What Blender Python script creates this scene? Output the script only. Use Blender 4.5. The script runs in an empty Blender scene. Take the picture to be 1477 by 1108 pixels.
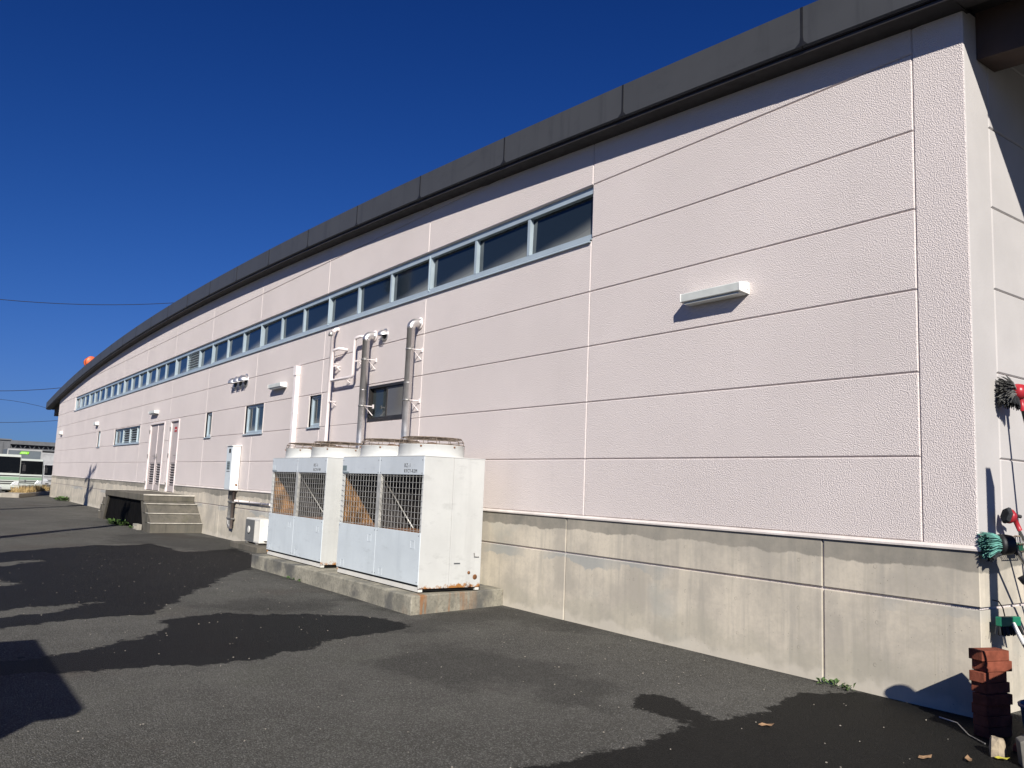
import bpy, bmesh, math, random
from mathutils import Vector, Matrix, noise as mnoise
R = math.radians
random.seed(7)
scene = bpy.context.scene
col = scene.collection

# ------------------------------------------------------------------ camera
B = 1.085                                   # height of the concrete base top above the ground
CAMX, CAMY, CAMZ = 2.989, -5.697, 0.262 + B
PITCH, YAW, ROLL = 0.12661, -0.94759, 0.04083
cam_d = bpy.data.cameras.new('camera')
cam = bpy.data.objects.new('camera', cam_d)
col.objects.link(cam)
cam_d.sensor_fit = 'HORIZONTAL'
cam_d.sensor_width = 36.0
cam_d.lens = 36.0 * 1183.29 / 1477.0
cam_d.clip_start = 0.05
cam_d.clip_end = 3000
fw = Vector((math.sin(YAW) * math.cos(PITCH), math.cos(YAW) * math.cos(PITCH), math.sin(PITCH)))
rt = Vector((math.cos(YAW), -math.sin(YAW), 0))
up = rt.cross(fw)
rt2 = math.cos(ROLL) * rt + math.sin(ROLL) * up
up2 = -math.sin(ROLL) * rt + math.cos(ROLL) * up
M3 = Matrix((rt2, up2, -fw)).transposed()
cam.matrix_world = Matrix.Translation((CAMX, CAMY, CAMZ)) @ M3.to_4x4()
scene.camera = cam

# ------------------------------------------------------------------ sky, sun, exposure
SUN = Vector((0.194, -0.130, 0.146)).normalized()     # towards the sun
sun_el = math.asin(SUN.z)
sun_az = math.atan2(SUN.x, SUN.y)
SKY_GRADE = ((2.0, .165, 2.6), (1.6, .31, 7.0), (1.35, .66, 30.0))
world = bpy.data.worlds.new('World')
scene.world = world
world.use_nodes = True
wn = world.node_tree.nodes
wl = world.node_tree.links
bg = wn['Background']
sky = wn.new('ShaderNodeTexSky')
sky.sky_type = 'NISHITA'
sky.sun_disc = False
sky.sun_elevation = sun_el
sky.sun_rotation = sun_az
sky.altitude = 0
sky.air_density = 1.0
sky.dust_density = 0.0
sky.ozone_density = 6.0
# the camera's deep rendering of a clear winter sky: one grade for the whole dome
sep = wn.new('ShaderNodeSeparateColor'); cmb_ = wn.new('ShaderNodeCombineColor')
wl.new(sky.outputs[0], sep.inputs[0])
for i_, (pw_, sc_, sh_) in enumerate(SKY_GRADE):
    p_ = wn.new('ShaderNodeMath'); p_.operation = 'POWER'; p_.inputs[1].default_value = pw_; wl.new(sep.outputs[i_], p_.inputs[0])
    q_ = wn.new('ShaderNodeMath'); q_.operation = 'MULTIPLY'; q_.inputs[1].default_value = sc_; wl.new(p_.outputs[0], q_.inputs[0])
    d_ = wn.new('ShaderNodeMath'); d_.operation = 'MULTIPLY_ADD'; d_.inputs[1].default_value = 1 / sh_; d_.inputs[2].default_value = 1.0; wl.new(q_.outputs[0], d_.inputs[0])
    e_ = wn.new('ShaderNodeMath'); e_.operation = 'DIVIDE'; wl.new(q_.outputs[0], e_.inputs[0]); wl.new(d_.outputs[0], e_.inputs[1])
    wl.new(e_.outputs[0], cmb_.inputs[i_])
wl.new(cmb_.outputs[0], bg.inputs[0])
bg.inputs[1].default_value = 0.05
sd = bpy.data.lights.new('sun', 'SUN')
sd.energy = 5.0
sd.angle = R(0.53)
sd.color = (1.0, 0.955, 0.89)
sun = bpy.data.objects.new('sun', sd)
sun.rotation_euler = SUN.to_track_quat('Z', 'Y').to_euler()
sun.location = (10, -10, 20)
col.objects.link(sun)
scene.view_settings.view_transform = 'Standard'
scene.view_settings.look = 'None'
scene.view_settings.exposure = 0.35
scene.view_settings.gamma = 1.0
scene.view_settings.use_curve_mapping = False

# ------------------------------------------------------------------ materials
class N:
    """small helper to write node trees"""
    def __init__(s, name):
        s.m = bpy.data.materials.new(name); s.m.use_nodes = True
        s.t = s.m.node_tree; s.n = s.t.nodes; s.l = s.t.links
        s.b = s.n['Principled BSDF']
        s._pos = None
    def new(s, typ, **kw):
        n = s.n.new(typ)
        for k, v in kw.items(): setattr(n, k, v)
        return n
    def put(s, sock, v):
        if v is None: return
        if isinstance(v, bpy.types.NodeSocket): s.l.new(v, sock)
        elif isinstance(v, (tuple, list)) and len(v) == 3 and sock.type == 'RGBA': sock.default_value = (*v, 1)
        else: sock.default_value = v
    def pos(s):
        if s._pos is None: s._pos = s.new('ShaderNodeNewGeometry').outputs['Position']
        return s._pos
    def scaled(s, vec, sc):
        n = s.new('ShaderNodeVectorMath', operation='MULTIPLY'); s.put(n.inputs[0], vec); n.inputs[1].default_value = sc
        return n.outputs[0]
    def noise(s, scale, detail=3, rough=.55, vec=None, dist=0):
        n = s.new('ShaderNodeTexNoise'); s.put(n.inputs['Vector'], vec or s.pos())
        n.inputs['Scale'].default_value = scale; n.inputs['Detail'].default_value = detail
        n.inputs['Roughness'].default_value = rough; n.inputs['Distortion'].default_value = dist
        return n.outputs['Fac']
    def vor(s, scale, vec=None, feature='F1', rnd=1.0):
        n = s.new('ShaderNodeTexVoronoi', feature=feature); s.put(n.inputs['Vector'], vec or s.pos())
        n.inputs['Scale'].default_value = scale; n.inputs['Randomness'].default_value = rnd
        return n
    def ramp(s, v, a, b, lo=0., hi=1., smooth=True):
        n = s.new('ShaderNodeMapRange'); n.interpolation_type = 'SMOOTHSTEP' if smooth else 'LINEAR'
        s.put(n.inputs[0], v); n.inputs[1].default_value = a; n.inputs[2].default_value = b
        n.inputs[3].default_value = lo; n.inputs[4].default_value = hi
        return n.outputs[0]
    def math(s, op, a, b=None, clamp=False):
        n = s.new('ShaderNodeMath', operation=op); n.use_clamp = clamp
        s.put(n.inputs[0], a)
        if b is not None: s.put(n.inputs[1], b)
        return n.outputs[0]
    def mix(s, f, a, b, mode='MIX'):
        n = s.new('ShaderNodeMix', data_type='RGBA', blend_type=mode)
        s.put(n.inputs[0], f); s.put(n.inputs[6], a); s.put(n.inputs[7], b)
        return n.outputs[2]
    def xyz(s, v=None):
        n = s.new('ShaderNodeSeparateXYZ'); s.put(n.inputs[0], v or s.pos()); return n.outputs
    def bump(s, h, strength, dist, normal=None):
        n = s.new('ShaderNodeBump'); s.put(n.inputs['Height'], h)
        n.inputs['Strength'].default_value = strength; n.inputs['Distance'].default_value = dist
        if normal is not None: s.put(n.inputs['Normal'], normal)
        return n.outputs[0]
    def fin(s, color=None, rough=None, metal=None, normal=None, spec=None):
        s.put(s.b.inputs['Base Color'], color); s.put(s.b.inputs['Roughness'], rough)
        s.put(s.b.inputs['Metallic'], metal); s.put(s.b.inputs['Normal'], normal)
        s.put(s.b.inputs['Specular IOR Level'], spec)
        return s.m

MAT = {}
def plain(name, c, rough=.5, metal=0., var=.12, vs=3., spec=.5, bump=0, bs=40):
    s = N(name)
    f = s.ramp(s.noise(vs, 4), .3, .7, 1 - var, 1 + var)
    n = s.new('ShaderNodeMix', data_type='RGBA', blend_type='MULTIPLY'); n.inputs[0].default_value = 1
    n.inputs[6].default_value = (*c, 1)
    cmb = s.new('ShaderNodeCombineXYZ')
    for i in range(3): s.l.new(f, cmb.inputs[i])
    s.l.new(cmb.outputs[0], n.inputs[7])
    rr = s.ramp(s.noise(vs * 3, 3), .3, .7, max(.03, rough - .07), min(1, rough + .07))
    nm = s.bump(s.noise(bs, 3), bump, .004) if bump else None
    MAT[name] = s.fin(n.outputs[2], rr, metal, nm, spec)
    return MAT[name]

def stucco(name, base):
    s = N(name)
    big = s.noise(.55, 4)
    v = s.vor(135, feature='SMOOTH_F1'); v.inputs['Smoothness'].default_value = .6
    worm = s.noise(118, 1.5, .5, dist=.1)
    h = s.math('ADD', s.math('MULTIPLY', s.ramp(worm, .36, .66), 1.0), s.math('MULTIPLY', v.outputs['Distance'], -.5))
    h2 = s.math('ADD', h, s.math('MULTIPLY', s.noise(210, 2), .35))
    col_ = s.mix(s.ramp(big, .3, .7), tuple(c * .955 for c in base), tuple(min(1, c * 1.03) for c in base))
    # faint run-off streaks
    st = s.noise(1.0, 5, .65, vec=s.scaled(s.pos(), (5.5, 5.5, .22)))
    col_ = s.mix(s.ramp(st, .58, .8, 0, .30), col_, (base[0] * .80, base[1] * .80, base[2] * .80))
    MAT[name] = s.fin(col_, .85, 0, s.bump(h2, .72, .0042), .25)
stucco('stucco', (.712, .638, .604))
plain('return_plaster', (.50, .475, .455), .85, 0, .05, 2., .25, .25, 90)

def concrete(name, base, dark, streak=1.0, topband=None, bumpd=.003, moss=0.):
    s = N(name)
    x, y, z = s.xyz()
    mott = s.noise(1.7, 6, .62)
    fine = s.noise(26, 5, .7)
    st = s.noise(1.0, 5, .62, vec=s.scaled(s.pos(), (9., 9., .55)))
    c = s.mix(s.ramp(mott, .34, .66), tuple(k * .78 for k in base), (base[0] * 1.14, base[1] * 1.12, base[2] * 1.08))
    c = s.mix(s.ramp(fine, .42, .72, 0, .35), c, tuple(k * .74 for k in base))
    c = s.mix(s.ramp(st, .48, .72, 0, .70 * streak), c, dark)
    st2 = s.noise(1.0, 6, .7, vec=s.scaled(s.pos(), (23., 23., .9)))
    c = s.mix(s.ramp(st2, .50, .72, 0, .40 * streak), c, (dark[0] * 1.05, dark[1] * 1.04, dark[2] * .92))
    st3 = s.noise(1.0, 4, .6, vec=s.scaled(s.pos(), (4.3, 4.3, .35)))
    c = s.mix(s.ramp(st3, .54, .7, 0, .45 * streak), c, (base[0] * 1.2, base[1] * 1.18, base[2] * 1.12))
    blue = s.noise(1.1, 4, .6, vec=s.scaled(s.pos(), (1., 1., 1.6)))
    c = s.mix(s.ramp(blue, .56, .72, 0, .45), c, (base[0] * .80, base[1] * .88, base[2] * .94))
    if topband:
        edge = s.noise(1.3, 6, .62, vec=s.scaled(s.pos(), (1., 1., .25)))
        lim = s.math('ADD', s.ramp(edge, .25, .75, -.055, .055, False), topband - .02)
        band = s.ramp(s.math('SUBTRACT', z, lim), -.006, .008)
        dk = s.mix(s.ramp(s.noise(5, 5, .65), .3, .7), tuple(k * .50 for k in base), (base[0] * .33, base[1] * .35, base[2] * .36))
        fade = s.ramp(s.noise(.45, 2), .36, .62, .62, .97)
        c = s.mix(s.math('MULTIPLY', band, fade), c, dk)
        # cement wash that ran from the groove, in places only
        lim2 = s.math('ADD', s.ramp(s.noise(1.9, 6, .65), .25, .75, -.10, .10, False), .60)
        wash = s.math('MULTIPLY', s.ramp(s.math('SUBTRACT', z, lim2), -.006, .012), s.ramp(z, .705, .69))
        wash = s.math('MULTIPLY', wash, s.ramp(s.noise(.75, 3), .47, .6, 0, .75))
        c = s.mix(wash, c, (base[0] * .62, base[1] * .70, base[2] * .80))
        # dark weathering right above the ground, pale salts just under it
        edge2 = s.noise(2.3, 5, .7)
        low = s.ramp(s.math('ADD', z, s.ramp(edge2, .3, .7, -.16, .16, False)), .32, .16)
        c = s.mix(s.math('MULTIPLY', low, .38), c, (base[0] * .72, base[1] * .74, base[2] * .70))
        low2 = s.ramp(s.math('ADD', z, s.ramp(s.noise(4, 3), .3, .7, -.07, .07, False)), .12, .03)
        c = s.mix(s.math('MULTIPLY', low2, .55), c, tuple(min(1, k * 1.18) for k in base))
    if moss:
        c = s.mix(s.ramp(s.noise(4.5, 5, .7), .52, .68, 0, moss), c, (.10, .10, .05))
    pits = s.vor(38)
    pit = s.ramp(pits.outputs['Distance'], .06, .13)
    pitm = s.math('MAXIMUM', pit, s.ramp(s.noise(5, 2), .5, .58, 1, 0))
    c = s.mix(pitm, tuple(k * .35 for k in base), c)
    h = s.math('ADD', s.math('MULTIPLY', fine, .5), s.math('MULTIPLY', pitm, .8))
    MAT[name] = s.fin(c, .88, 0, s.bump(h, .6, bumpd), .25)
concrete('concrete', (.555, .505, .42), (.36, .335, .285), .8, topband=.955)
concrete('concrete_step', (.135, .124, .102), (.065, .061, .052), 1.0, bumpd=.006, moss=.3)
plain('tie_grey', (.13, .12, .10), .9)
plain('groove_dark', (.06, .055, .05), .9)  # backing of the base grooves, coloured dark for the shade inside them
concrete('concrete_plain', (.36, .33, .28), (.2, .18, .15), .6)

def plinth_mat():
    s = N('concrete_rust')
    x, y, z = s.xyz()
    fine = s.noise(30, 5, .7)
    c = s.mix(s.ramp(s.noise(3, 6, .65), .3, .7), (.20, .19, .155), (.40, .37, .29))
    c = s.mix(s.ramp(fine, .45, .7, 0, .6), c, (.13, .12, .095))
    # rust runs below the dripping end of the machine
    run = s.noise(1.0, 4, .6, vec=s.scaled(s.pos(), (3., 11., 1.1)))
    m = s.math('MULTIPLY', s.ramp(run, .47, .66, 0, .85), s.ramp(x, -4.9, -4.75))
    c = s.mix(m, c, (.30, .13, .045))
    m2 = s.math('MULTIPLY', s.ramp(s.noise(2.2, 4), .5, .65, 0, .8), s.ramp(x, -4.72, -4.85))
    c = s.mix(m2, c, (.10, .10, .095))
    MAT['concrete_rust'] = s.fin(c, .9, 0, s.bump(fine, .7, .006), .2)
plinth_mat()

def asphalt():
    s = N('asphalt')
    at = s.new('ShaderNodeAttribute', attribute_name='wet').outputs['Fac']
    at2 = s.new('ShaderNodeAttribute', attribute_name='damp').outputs['Fac']
    n1 = s.noise(2.6, 6, .68); n2 = s.noise(14, 4, .7)
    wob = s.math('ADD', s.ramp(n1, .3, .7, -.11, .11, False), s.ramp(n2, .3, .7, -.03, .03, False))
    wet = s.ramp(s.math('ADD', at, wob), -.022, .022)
    damp = s.math('MULTIPLY', s.ramp(s.math('ADD', at2, s.math('MULTIPLY', wob, 2.2)), -.22, .18), .6)
    # aggregate
    v = s.vor(120); v2 = s.vor(190)
    agg = s.noise(120, 3, .75)
    big = s.noise(.45, 5, .6); mid = s.noise(1.9, 5, .65)
    c = s.mix(s.ramp(big, .3, .7), (.104, .100, .086), (.172, .166, .145))
    c = s.mix(s.ramp(mid, .35, .7, 0, .5), c, (.080, .077, .067))
    c = s.mix(s.ramp(s.noise(6.5, 4, .7), .5, .72, 0, .35), c, (.140, .135, .12))
    c = s.mix(s.ramp(agg, .4, .70, 0, .85), c, (.034, .033, .030))
    c = s.mix(s.ramp(s.noise(.9, 4, .65), .52, .68, 0, .45), c, (.085, .086, .068))
    # single pale stones
    stone = s.math('GREATER_THAN', s.xyz(v.outputs['Color'])[0], .80)
    c = s.mix(s.math('MULTIPLY', stone, .55), c, (.20, .197, .178))
    chip = s.math('MULTIPLY', s.math('GREATER_THAN', s.xyz(v2.outputs['Color'])[1], .95), .7)
    c = s.mix(chip, c, (.27, .26, .24))
    brown = s.ramp(s.noise(.7, 3), .56, .7, 0, .35)
    c = s.mix(brown, c, (.105, .083, .068))
    c = s.mix(s.math('MULTIPLY', damp, .95), c, s.mix(1., c, (.42, .42, .43), 'MULTIPLY'))
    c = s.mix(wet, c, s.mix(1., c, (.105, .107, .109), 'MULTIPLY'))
    rough = s.math('SUBTRACT', .95, s.math('MULTIPLY', wet, .30))
    h = s.math('ADD', s.math('MULTIPLY', v.outputs['Distance'], -1.0), s.math('MULTIPLY', agg, .8))
    h = s.math('ADD', h, s.math('MULTIPLY', n2, .8))
    MAT['asphalt'] = s.fin(c, rough, 0, s.bump(h, 1., .010), .15)
asphalt()

def painted_metal(name, base, dirt, rust=0., streak=.5, rough=.45, zlow=None):
    s = N(name)
    x, y, z = s.xyz()
    f = s.noise(2.2, 5, .62)
    st = s.noise(1., 5, .65, vec=s.scaled(s.pos(), (6.5, 6.5, .4)))
    c = s.mix(s.ramp(f, .32, .72), base, tuple(k * .91 for k in base))
    c = s.mix(s.ramp(st, .5, .76, 0, streak), c, dirt)
    smud = s.noise(3.2, 6, .72, vec=s.scaled(s.pos(), (1., 1., 2.4)))
    c = s.mix(s.ramp(smud, .54, .70, 0, .5), c, tuple(k * .72 for k in base))
    if name == 'unit_front':
        rs = s.noise(1., 3, .6, vec=s.scaled(s.pos(), (26., 26., .7)))
        c = s.mix(s.ramp(rs, .69, .76, 0, .7), c, (.42, .26, .13))
    if rust:
        r = s.math('ADD', s.noise(7, 5, .7), s.ramp(z, zlow[0], zlow[1], -.34, .17))
        c = s.mix(s.math('MULTIPLY', s.ramp(r, .56, .66), rust), c, (.34, .15, .04))
        r2 = s.math('ADD', s.noise(11, 4, .7), s.ramp(z, zlow[0], zlow[1] - .015, -.40, .12))
        c = s.mix(s.math('MULTIPLY', s.ramp(r2, .58, .66), rust), c, (.10, .035, .015))
    MAT[name] = s.fin(c, rough, 0, s.bump(s.noise(5, 3), .12, .004), .4)
painted_metal('unit_white', (.545, .55, .525), (.42, .42, .40), 1., .45, .5, (.41, .215))
painted_metal('unit_front', (.66, .715, .73), (.50, .55, .57), 0, .5, .42)
painted_metal('unit_head', (.60, .64, .66), (.47, .51, .53), 0, .3, .42)
painted_metal('ivory_metal', (.72, .70, .64), (.5, .48, .42), 0, .35, .45)
painted_metal('fascia', (.064, .066, .069), (.036, .037, .039), 0, .6, .5)
plain('fascia_seam', (.009, .009, .010), .6)
plain('soffit', (.022, .020, .020), .8)
plain('beam_paint', (.075, .050, .040), .75)
plain('eave_steel', (.045, .04, .038), .6)
plain('roof_sheet', (.07, .072, .075), .45)
plain('trim', (.70, .64, .59), .7, bump=.3, bs=60)
plain('aluminium', (.43, .51, .55), .38, .25, .06)
plain('dark_bronze', (.035, .032, .030), .4, .2)
plain('louver', (.52, .60, .62), .45, .2, .06)
plain('door_pink', (.47, .41, .39), .55, 0, .05)
plain('door_frame', (.70, .63, .61), .55, 0, .05)
plain('pvc_white', (.82, .745, .715), .5, 0, .07, 5)
plain('white_plastic', (.80, .79, .75), .45, 0, .06, 4)
plain('lamp_grey', (.60, .62, .58), .45, 0, .07, 6)
plain('stainless', (.70, .68, .66), .40, .9, .03, 2)
plain('galv', (.34, .33, .31), .5, .8, .2, 12)
plain('conduit_brown', (.09, .07, .06), .7)
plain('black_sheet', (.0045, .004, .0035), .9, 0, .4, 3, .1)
plain('kerb_grey', (.16, .15, .13), .9, 0, .3, 10)
plain('black', (.012, .012, .013), .6)
plain('cavity', (.014, .014, .014), .9, 0, .3, 8)
plain('coil', (.05, .046, .045), .75, .2, .35, 10)
plain('wire_grey', (.52, .51, .47), .5, .3, .2, 14)
plain('guard_rust', (.21, .165, .125), .7, .3, .4, 16)
plain('rust', (.20, .105, .04), .9, 0, .75, 6)
plain('rust_dark', (.20, .085, .03), .9, 0, .4, 12)
plain('letter_grey', (.10, .105, .11), .6)
plain('emblem', (.17, .215, .22), .5)
plain('brick', (.21, .062, .036), .9, 0, .25, 14, .2, .6, 60)
plain('blue_plastic', (.015, .05, .16), .4)
plain('red_plastic', (.40, .025, .035), .35, 0, .12)
plain('green_plastic', (.015, .18, .10), .45)
plain('teal_bristle', (.14, .36, .30), .75, 0, .3, 30)
plain('grey_bristle', (.15, .15, .14), .85, 0, .4, 30)
plain('dark_bristle', (.02, .022, .025), .85, 0, .4, 30)
plain('alu_pole', (.62, .62, .62), .32, .8, .06)
plain('dark_bin', (.06, .065, .07), .55)
plain('stone', (.34, .28, .20), .9, 0, .3, 12, .2, .7, 40)
plain('leaf_green', (.065, .12, .03), .6, 0, .35, 25)
plain('leaf_dry', (.28, .17, .09), .8, 0, .35, 25)
plain('leaf_yellow', (.55, .50, .06), .6, 0, .2, 25)
plain('straw', (.42, .30, .13), .85, 0, .35, 20)
plain('shed_metal', (.30, .32, .30), .5, .2)
plain('pole_concrete', (.33, .32, .30), .85)
plain('wire_black', (.015, .015, .017), .6)
plain('siren_orange', (.75, .13, .04), .5, 0, .15, 6)
plain('truck_white', (.44, .47, .43), .35, 0, .04)
plain('truck_green', (.22, .34, .23), .35, 0, .04)
plain('truck_glass', (.005, .006, .007), .15, 0, .05, 3, .12)
plain('tyre', (.018, .018, .018), .85)
plain('headlight', (.72, .74, .75), .15, .3, .05)
plain('amber', (.5, .2, .03), .3)
plain('box_grey', (.115, .135, .15), .5, 0, .08)
plain('logo_green', (.24, .62, .03), .5, 0, .05)
plain('logo_pale', (.62, .80, .42), .5, 0, .05)
plain('sign_red', (.40, .03, .03), .5)
plain('far_steel', (.13, .135, .14), .6)
plain('far_white', (.36, .36, .355), .6)
plain('far_wall', (.12, .125, .13), .7)

def glass(name, tint, lit_band):
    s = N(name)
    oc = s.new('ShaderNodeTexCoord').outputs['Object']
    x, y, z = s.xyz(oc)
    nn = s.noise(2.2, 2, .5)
    # light in the lower pane, painted as a pale band with slanted edge
    low = s.ramp(s.math('ADD', s.math('ADD', z, s.math('MULTIPLY', x, -.16)), s.ramp(nn, .3, .7, -.012, .012, False)), -.07, -.30, 0, lit_band)
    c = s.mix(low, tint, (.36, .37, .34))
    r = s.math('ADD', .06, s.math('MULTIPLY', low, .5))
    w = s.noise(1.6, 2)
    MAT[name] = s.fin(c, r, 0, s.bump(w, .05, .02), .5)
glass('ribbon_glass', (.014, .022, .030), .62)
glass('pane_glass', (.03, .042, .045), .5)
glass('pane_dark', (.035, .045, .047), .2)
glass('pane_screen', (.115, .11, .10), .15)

# ------------------------------------------------------------------ mesh helpers
class MB:
    def __init__(s): s.v = []; s.f = []; s.sm = []
    def add(s, vs, fs, smooth=False):
        o = len(s.v); s.v += [tuple(p) for p in vs]
        s.f += [tuple(i + o for i in f) for f in fs]; s.sm += [smooth] * len(fs)
        return s
    def box(s, x0, x1, y0, y1, z0, z1):
        vs = [(x, y, z) for z in (z0, z1) for y in (y0, y1) for x in (x0, x1)]
        return s.add(vs, [(0, 2, 3, 1), (4, 5, 7, 6), (0, 1, 5, 4), (2, 6, 7, 3), (0, 4, 6, 2), (1, 3, 7, 5)])
    def obox(s, c, ax, ay, az):
        c, ax, ay, az = Vector(c), Vector(ax), Vector(ay), Vector(az)
        vs = [c + i * ax + j * ay + k * az for k in (-1, 1) for j in (-1, 1) for i in (-1, 1)]
        return s.add(vs, [(0, 2, 3, 1), (4, 5, 7, 6), (0, 1, 5, 4), (2, 6, 7, 3), (0, 4, 6, 2), (1, 3, 7, 5)])
    def prism(s, poly, a, b, axis='y'):
        """poly: 2d points; axis y -> (x,z) extruded along y; axis x -> (y,z) along x; axis z -> (x,y) along z"""
        def P(p, t):
            return {'y': (p[0], t, p[1]), 'x': (t, p[0], p[1]), 'z': (p[0], p[1], t)}[axis]
        n = len(poly)
        vs = [P(p, a) for p in poly] + [P(p, b) for p in poly]
        fs = [tuple(range(n - 1, -1, -1)), tuple(range(n, 2 * n))]
        fs += [(i, (i + 1) % n, (i + 1) % n + n, i + n) for i in range(n)]
        return s.add(vs, fs)
    def tube(s, pts, r, n=10, caps=True, smooth=True):
        pts = [Vector(p) for p in pts]; k = len(pts)
        rs = r if isinstance(r, (list, tuple)) else [r] * k
        vs = []; ref = None
        for i, p in enumerate(pts):
            t = ((pts[min(i + 1, k - 1)] - p).normalized() + (p - pts[max(i - 1, 0)]).normalized())
            t = t.normalized() if t.length > 1e-6 else Vector((0, 0, 1))
            if ref is None:
                ref = Vector((0, 0, 1)) if abs(t.z) < .9 else Vector((1, 0, 0))
            a = t.cross(ref).normalized(); b = a.cross(t).normalized(); ref = b
            for j in range(n):
                an = 2 * math.pi * j / n
                vs.append(p + rs[i] * (math.cos(an) * a + math.sin(an) * b))
        fs = [(i * n + j, i * n + (j + 1) % n, (i + 1) * n + (j + 1) % n, (i + 1) * n + j) for i in range(k - 1) for j in range(n)]
        s.add(vs, fs, smooth)
        if caps:
            o = len(s.v) - len(vs)
            s.f += [tuple(o + j for j in range(n)), tuple(o + (k - 1) * n + j for j in range(n - 1, -1, -1))]; s.sm += [False, False]
        return s
    def lathe(s, prof, c=(0, 0, 0), n=24, smooth=True, M=None):
        vs = []
        for r, z in prof:
            for j in range(n):
                an = 2 * math.pi * j / n
                p = Vector((r * math.cos(an), r * math.sin(an), z))
                if M is not None: p = M @ p
                vs.append((p.x + c[0], p.y + c[1], p.z + c[2]))
        k = len(prof)
        fs = [(i * n + j, i * n + (j + 1) % n, (i + 1) * n + (j + 1) % n, (i + 1) * n + j) for i in range(k - 1) for j in range(n)]
        return s.add(vs, fs, smooth)
    def quad(s, a, b, c, d): return s.add([a, b, c, d], [(0, 1, 2, 3)])
    def mesh(s, name):
        me = bpy.data.meshes.new(name); me.from_pydata(s.v, [], s.f)
        me.polygons.foreach_set('use_smooth', s.sm); me.update()
        return me
    def build(s, name, mat, parent=None, bevel=0, seg=2, loc=None):
        o = bpy.data.objects.new(name, s.mesh(name)); col.objects.link(o)
        o.data.materials.append(MAT[mat])
        if parent is not None: o.parent = parent
        if loc is not None: o.location = loc
        if bevel:
            b = o.modifiers.new('bevel', 'BEVEL'); b.width = bevel; b.segments = seg; b.limit_method = 'ANGLE'; b.angle_limit = R(40)
        return o

def empty(name, loc=(0, 0, 0), rz=0):
    o = bpy.data.objects.new(name, None); col.objects.link(o); o.location = loc; o.rotation_euler.z = rz
    o.empty_display_size = .1
    return o
def tag(o, label, cat, group=None):
    o['label'] = label; o['category'] = cat
    if group: o['group'] = group
    return o
def struct(o): o['kind'] = 'structure'; return o
def stuff(o): o['kind'] = 'stuff'; return o
def copy_tree(o, parent=None):
    c = o.copy(); col.objects.link(c)
    if parent is not None: c.parent = parent
    for ch in list(o.children): copy_tree(ch, c)
    return c
def text_part(txt, size, mat, parent, M, name='lettering', shear=0, spacing=1.0, thick=.0015):
    cu = bpy.data.curves.new('txt', 'FONT'); cu.body = txt; cu.size = size; cu.shear = shear; cu.space_character = spacing
    cu.extrude = thick; cu.resolution_u = 2
    t = bpy.data.objects.new('txt', cu); col.objects.link(t)
    bpy.context.view_layer.update()
    me = bpy.data.meshes.new_from_object(t.evaluated_get(bpy.context.evaluated_depsgraph_get()))
    bpy.data.objects.remove(t)
    me.materials.clear(); me.materials.append(MAT[mat])
    o = bpy.data.objects.new(name, me); col.objects.link(o)
    if parent is not None: o.parent = parent
    o.matrix_local = M
    return o

# ------------------------------------------------------------------ ground with water stains
def unproject(px, py):
    d = M3 @ Vector(((px - 738.5) / 1183.29, -(py - 554.0) / 1183.29, -1))
    t = -CAMZ / d.z
    return (CAMX + t * d.x, CAMY + t * d.y)
# outlines of the water stains as they lie on the asphalt (metres, found from the site survey above)
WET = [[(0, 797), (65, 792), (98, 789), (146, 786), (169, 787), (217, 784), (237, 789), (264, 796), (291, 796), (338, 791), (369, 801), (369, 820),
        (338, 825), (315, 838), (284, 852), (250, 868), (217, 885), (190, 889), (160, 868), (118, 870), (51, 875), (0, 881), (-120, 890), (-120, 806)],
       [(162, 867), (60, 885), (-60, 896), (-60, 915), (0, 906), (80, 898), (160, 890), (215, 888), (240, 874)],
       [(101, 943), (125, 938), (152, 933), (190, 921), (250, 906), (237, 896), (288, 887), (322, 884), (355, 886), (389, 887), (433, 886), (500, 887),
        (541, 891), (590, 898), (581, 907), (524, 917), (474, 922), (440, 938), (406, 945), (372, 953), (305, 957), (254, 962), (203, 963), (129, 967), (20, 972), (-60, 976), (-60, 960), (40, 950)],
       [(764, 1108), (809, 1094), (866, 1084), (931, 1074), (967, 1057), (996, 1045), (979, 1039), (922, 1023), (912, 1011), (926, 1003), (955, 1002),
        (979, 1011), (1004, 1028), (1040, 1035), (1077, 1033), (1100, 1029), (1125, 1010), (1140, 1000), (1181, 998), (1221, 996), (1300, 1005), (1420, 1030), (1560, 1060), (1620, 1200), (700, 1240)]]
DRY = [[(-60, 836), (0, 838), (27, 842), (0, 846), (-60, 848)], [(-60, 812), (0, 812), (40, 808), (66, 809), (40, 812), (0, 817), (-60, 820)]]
DAMP = [[(270, 876), (330, 867), (400, 865), (467, 868), (480, 876), (440, 884), (330, 880)],
        [(560, 902), (634, 884), (727, 873), (860, 905), (930, 924), (800, 906), (735, 893), (660, 903), (600, 915)],
        [(520, 960), (640, 930), (800, 960), (900, 990), (860, 1020), (700, 985), (600, 985)],
        [(170, 772), (240, 768), (330, 778), (369, 795), (300, 796), (230, 786), (160, 784)]]
def polys(L): return [[unproject(*p) for p in P] for P in L]
def sdist(x, y, P):
    """signed distance, positive inside"""
    ins = False; best = 1e9; n = len(P)
    for i in range(n):
        x1, y1 = P[i]; x2, y2 = P[(i + 1) % n]
        if (y1 > y) != (y2 > y) and x < (x2 - x1) * (y - y1) / (y2 - y1) + x1: ins = not ins
        dx, dy = x2 - x1, y2 - y1
        t = max(0., min(1., ((x - x1) * dx + (y - y1) * dy) / (dx * dx + dy * dy + 1e-12)))
        d = (x - x1 - t * dx) ** 2 + (y - y1 - t * dy) ** 2
        if d < best: best = d
    best = math.sqrt(best)
    return best if ins else -best
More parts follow.
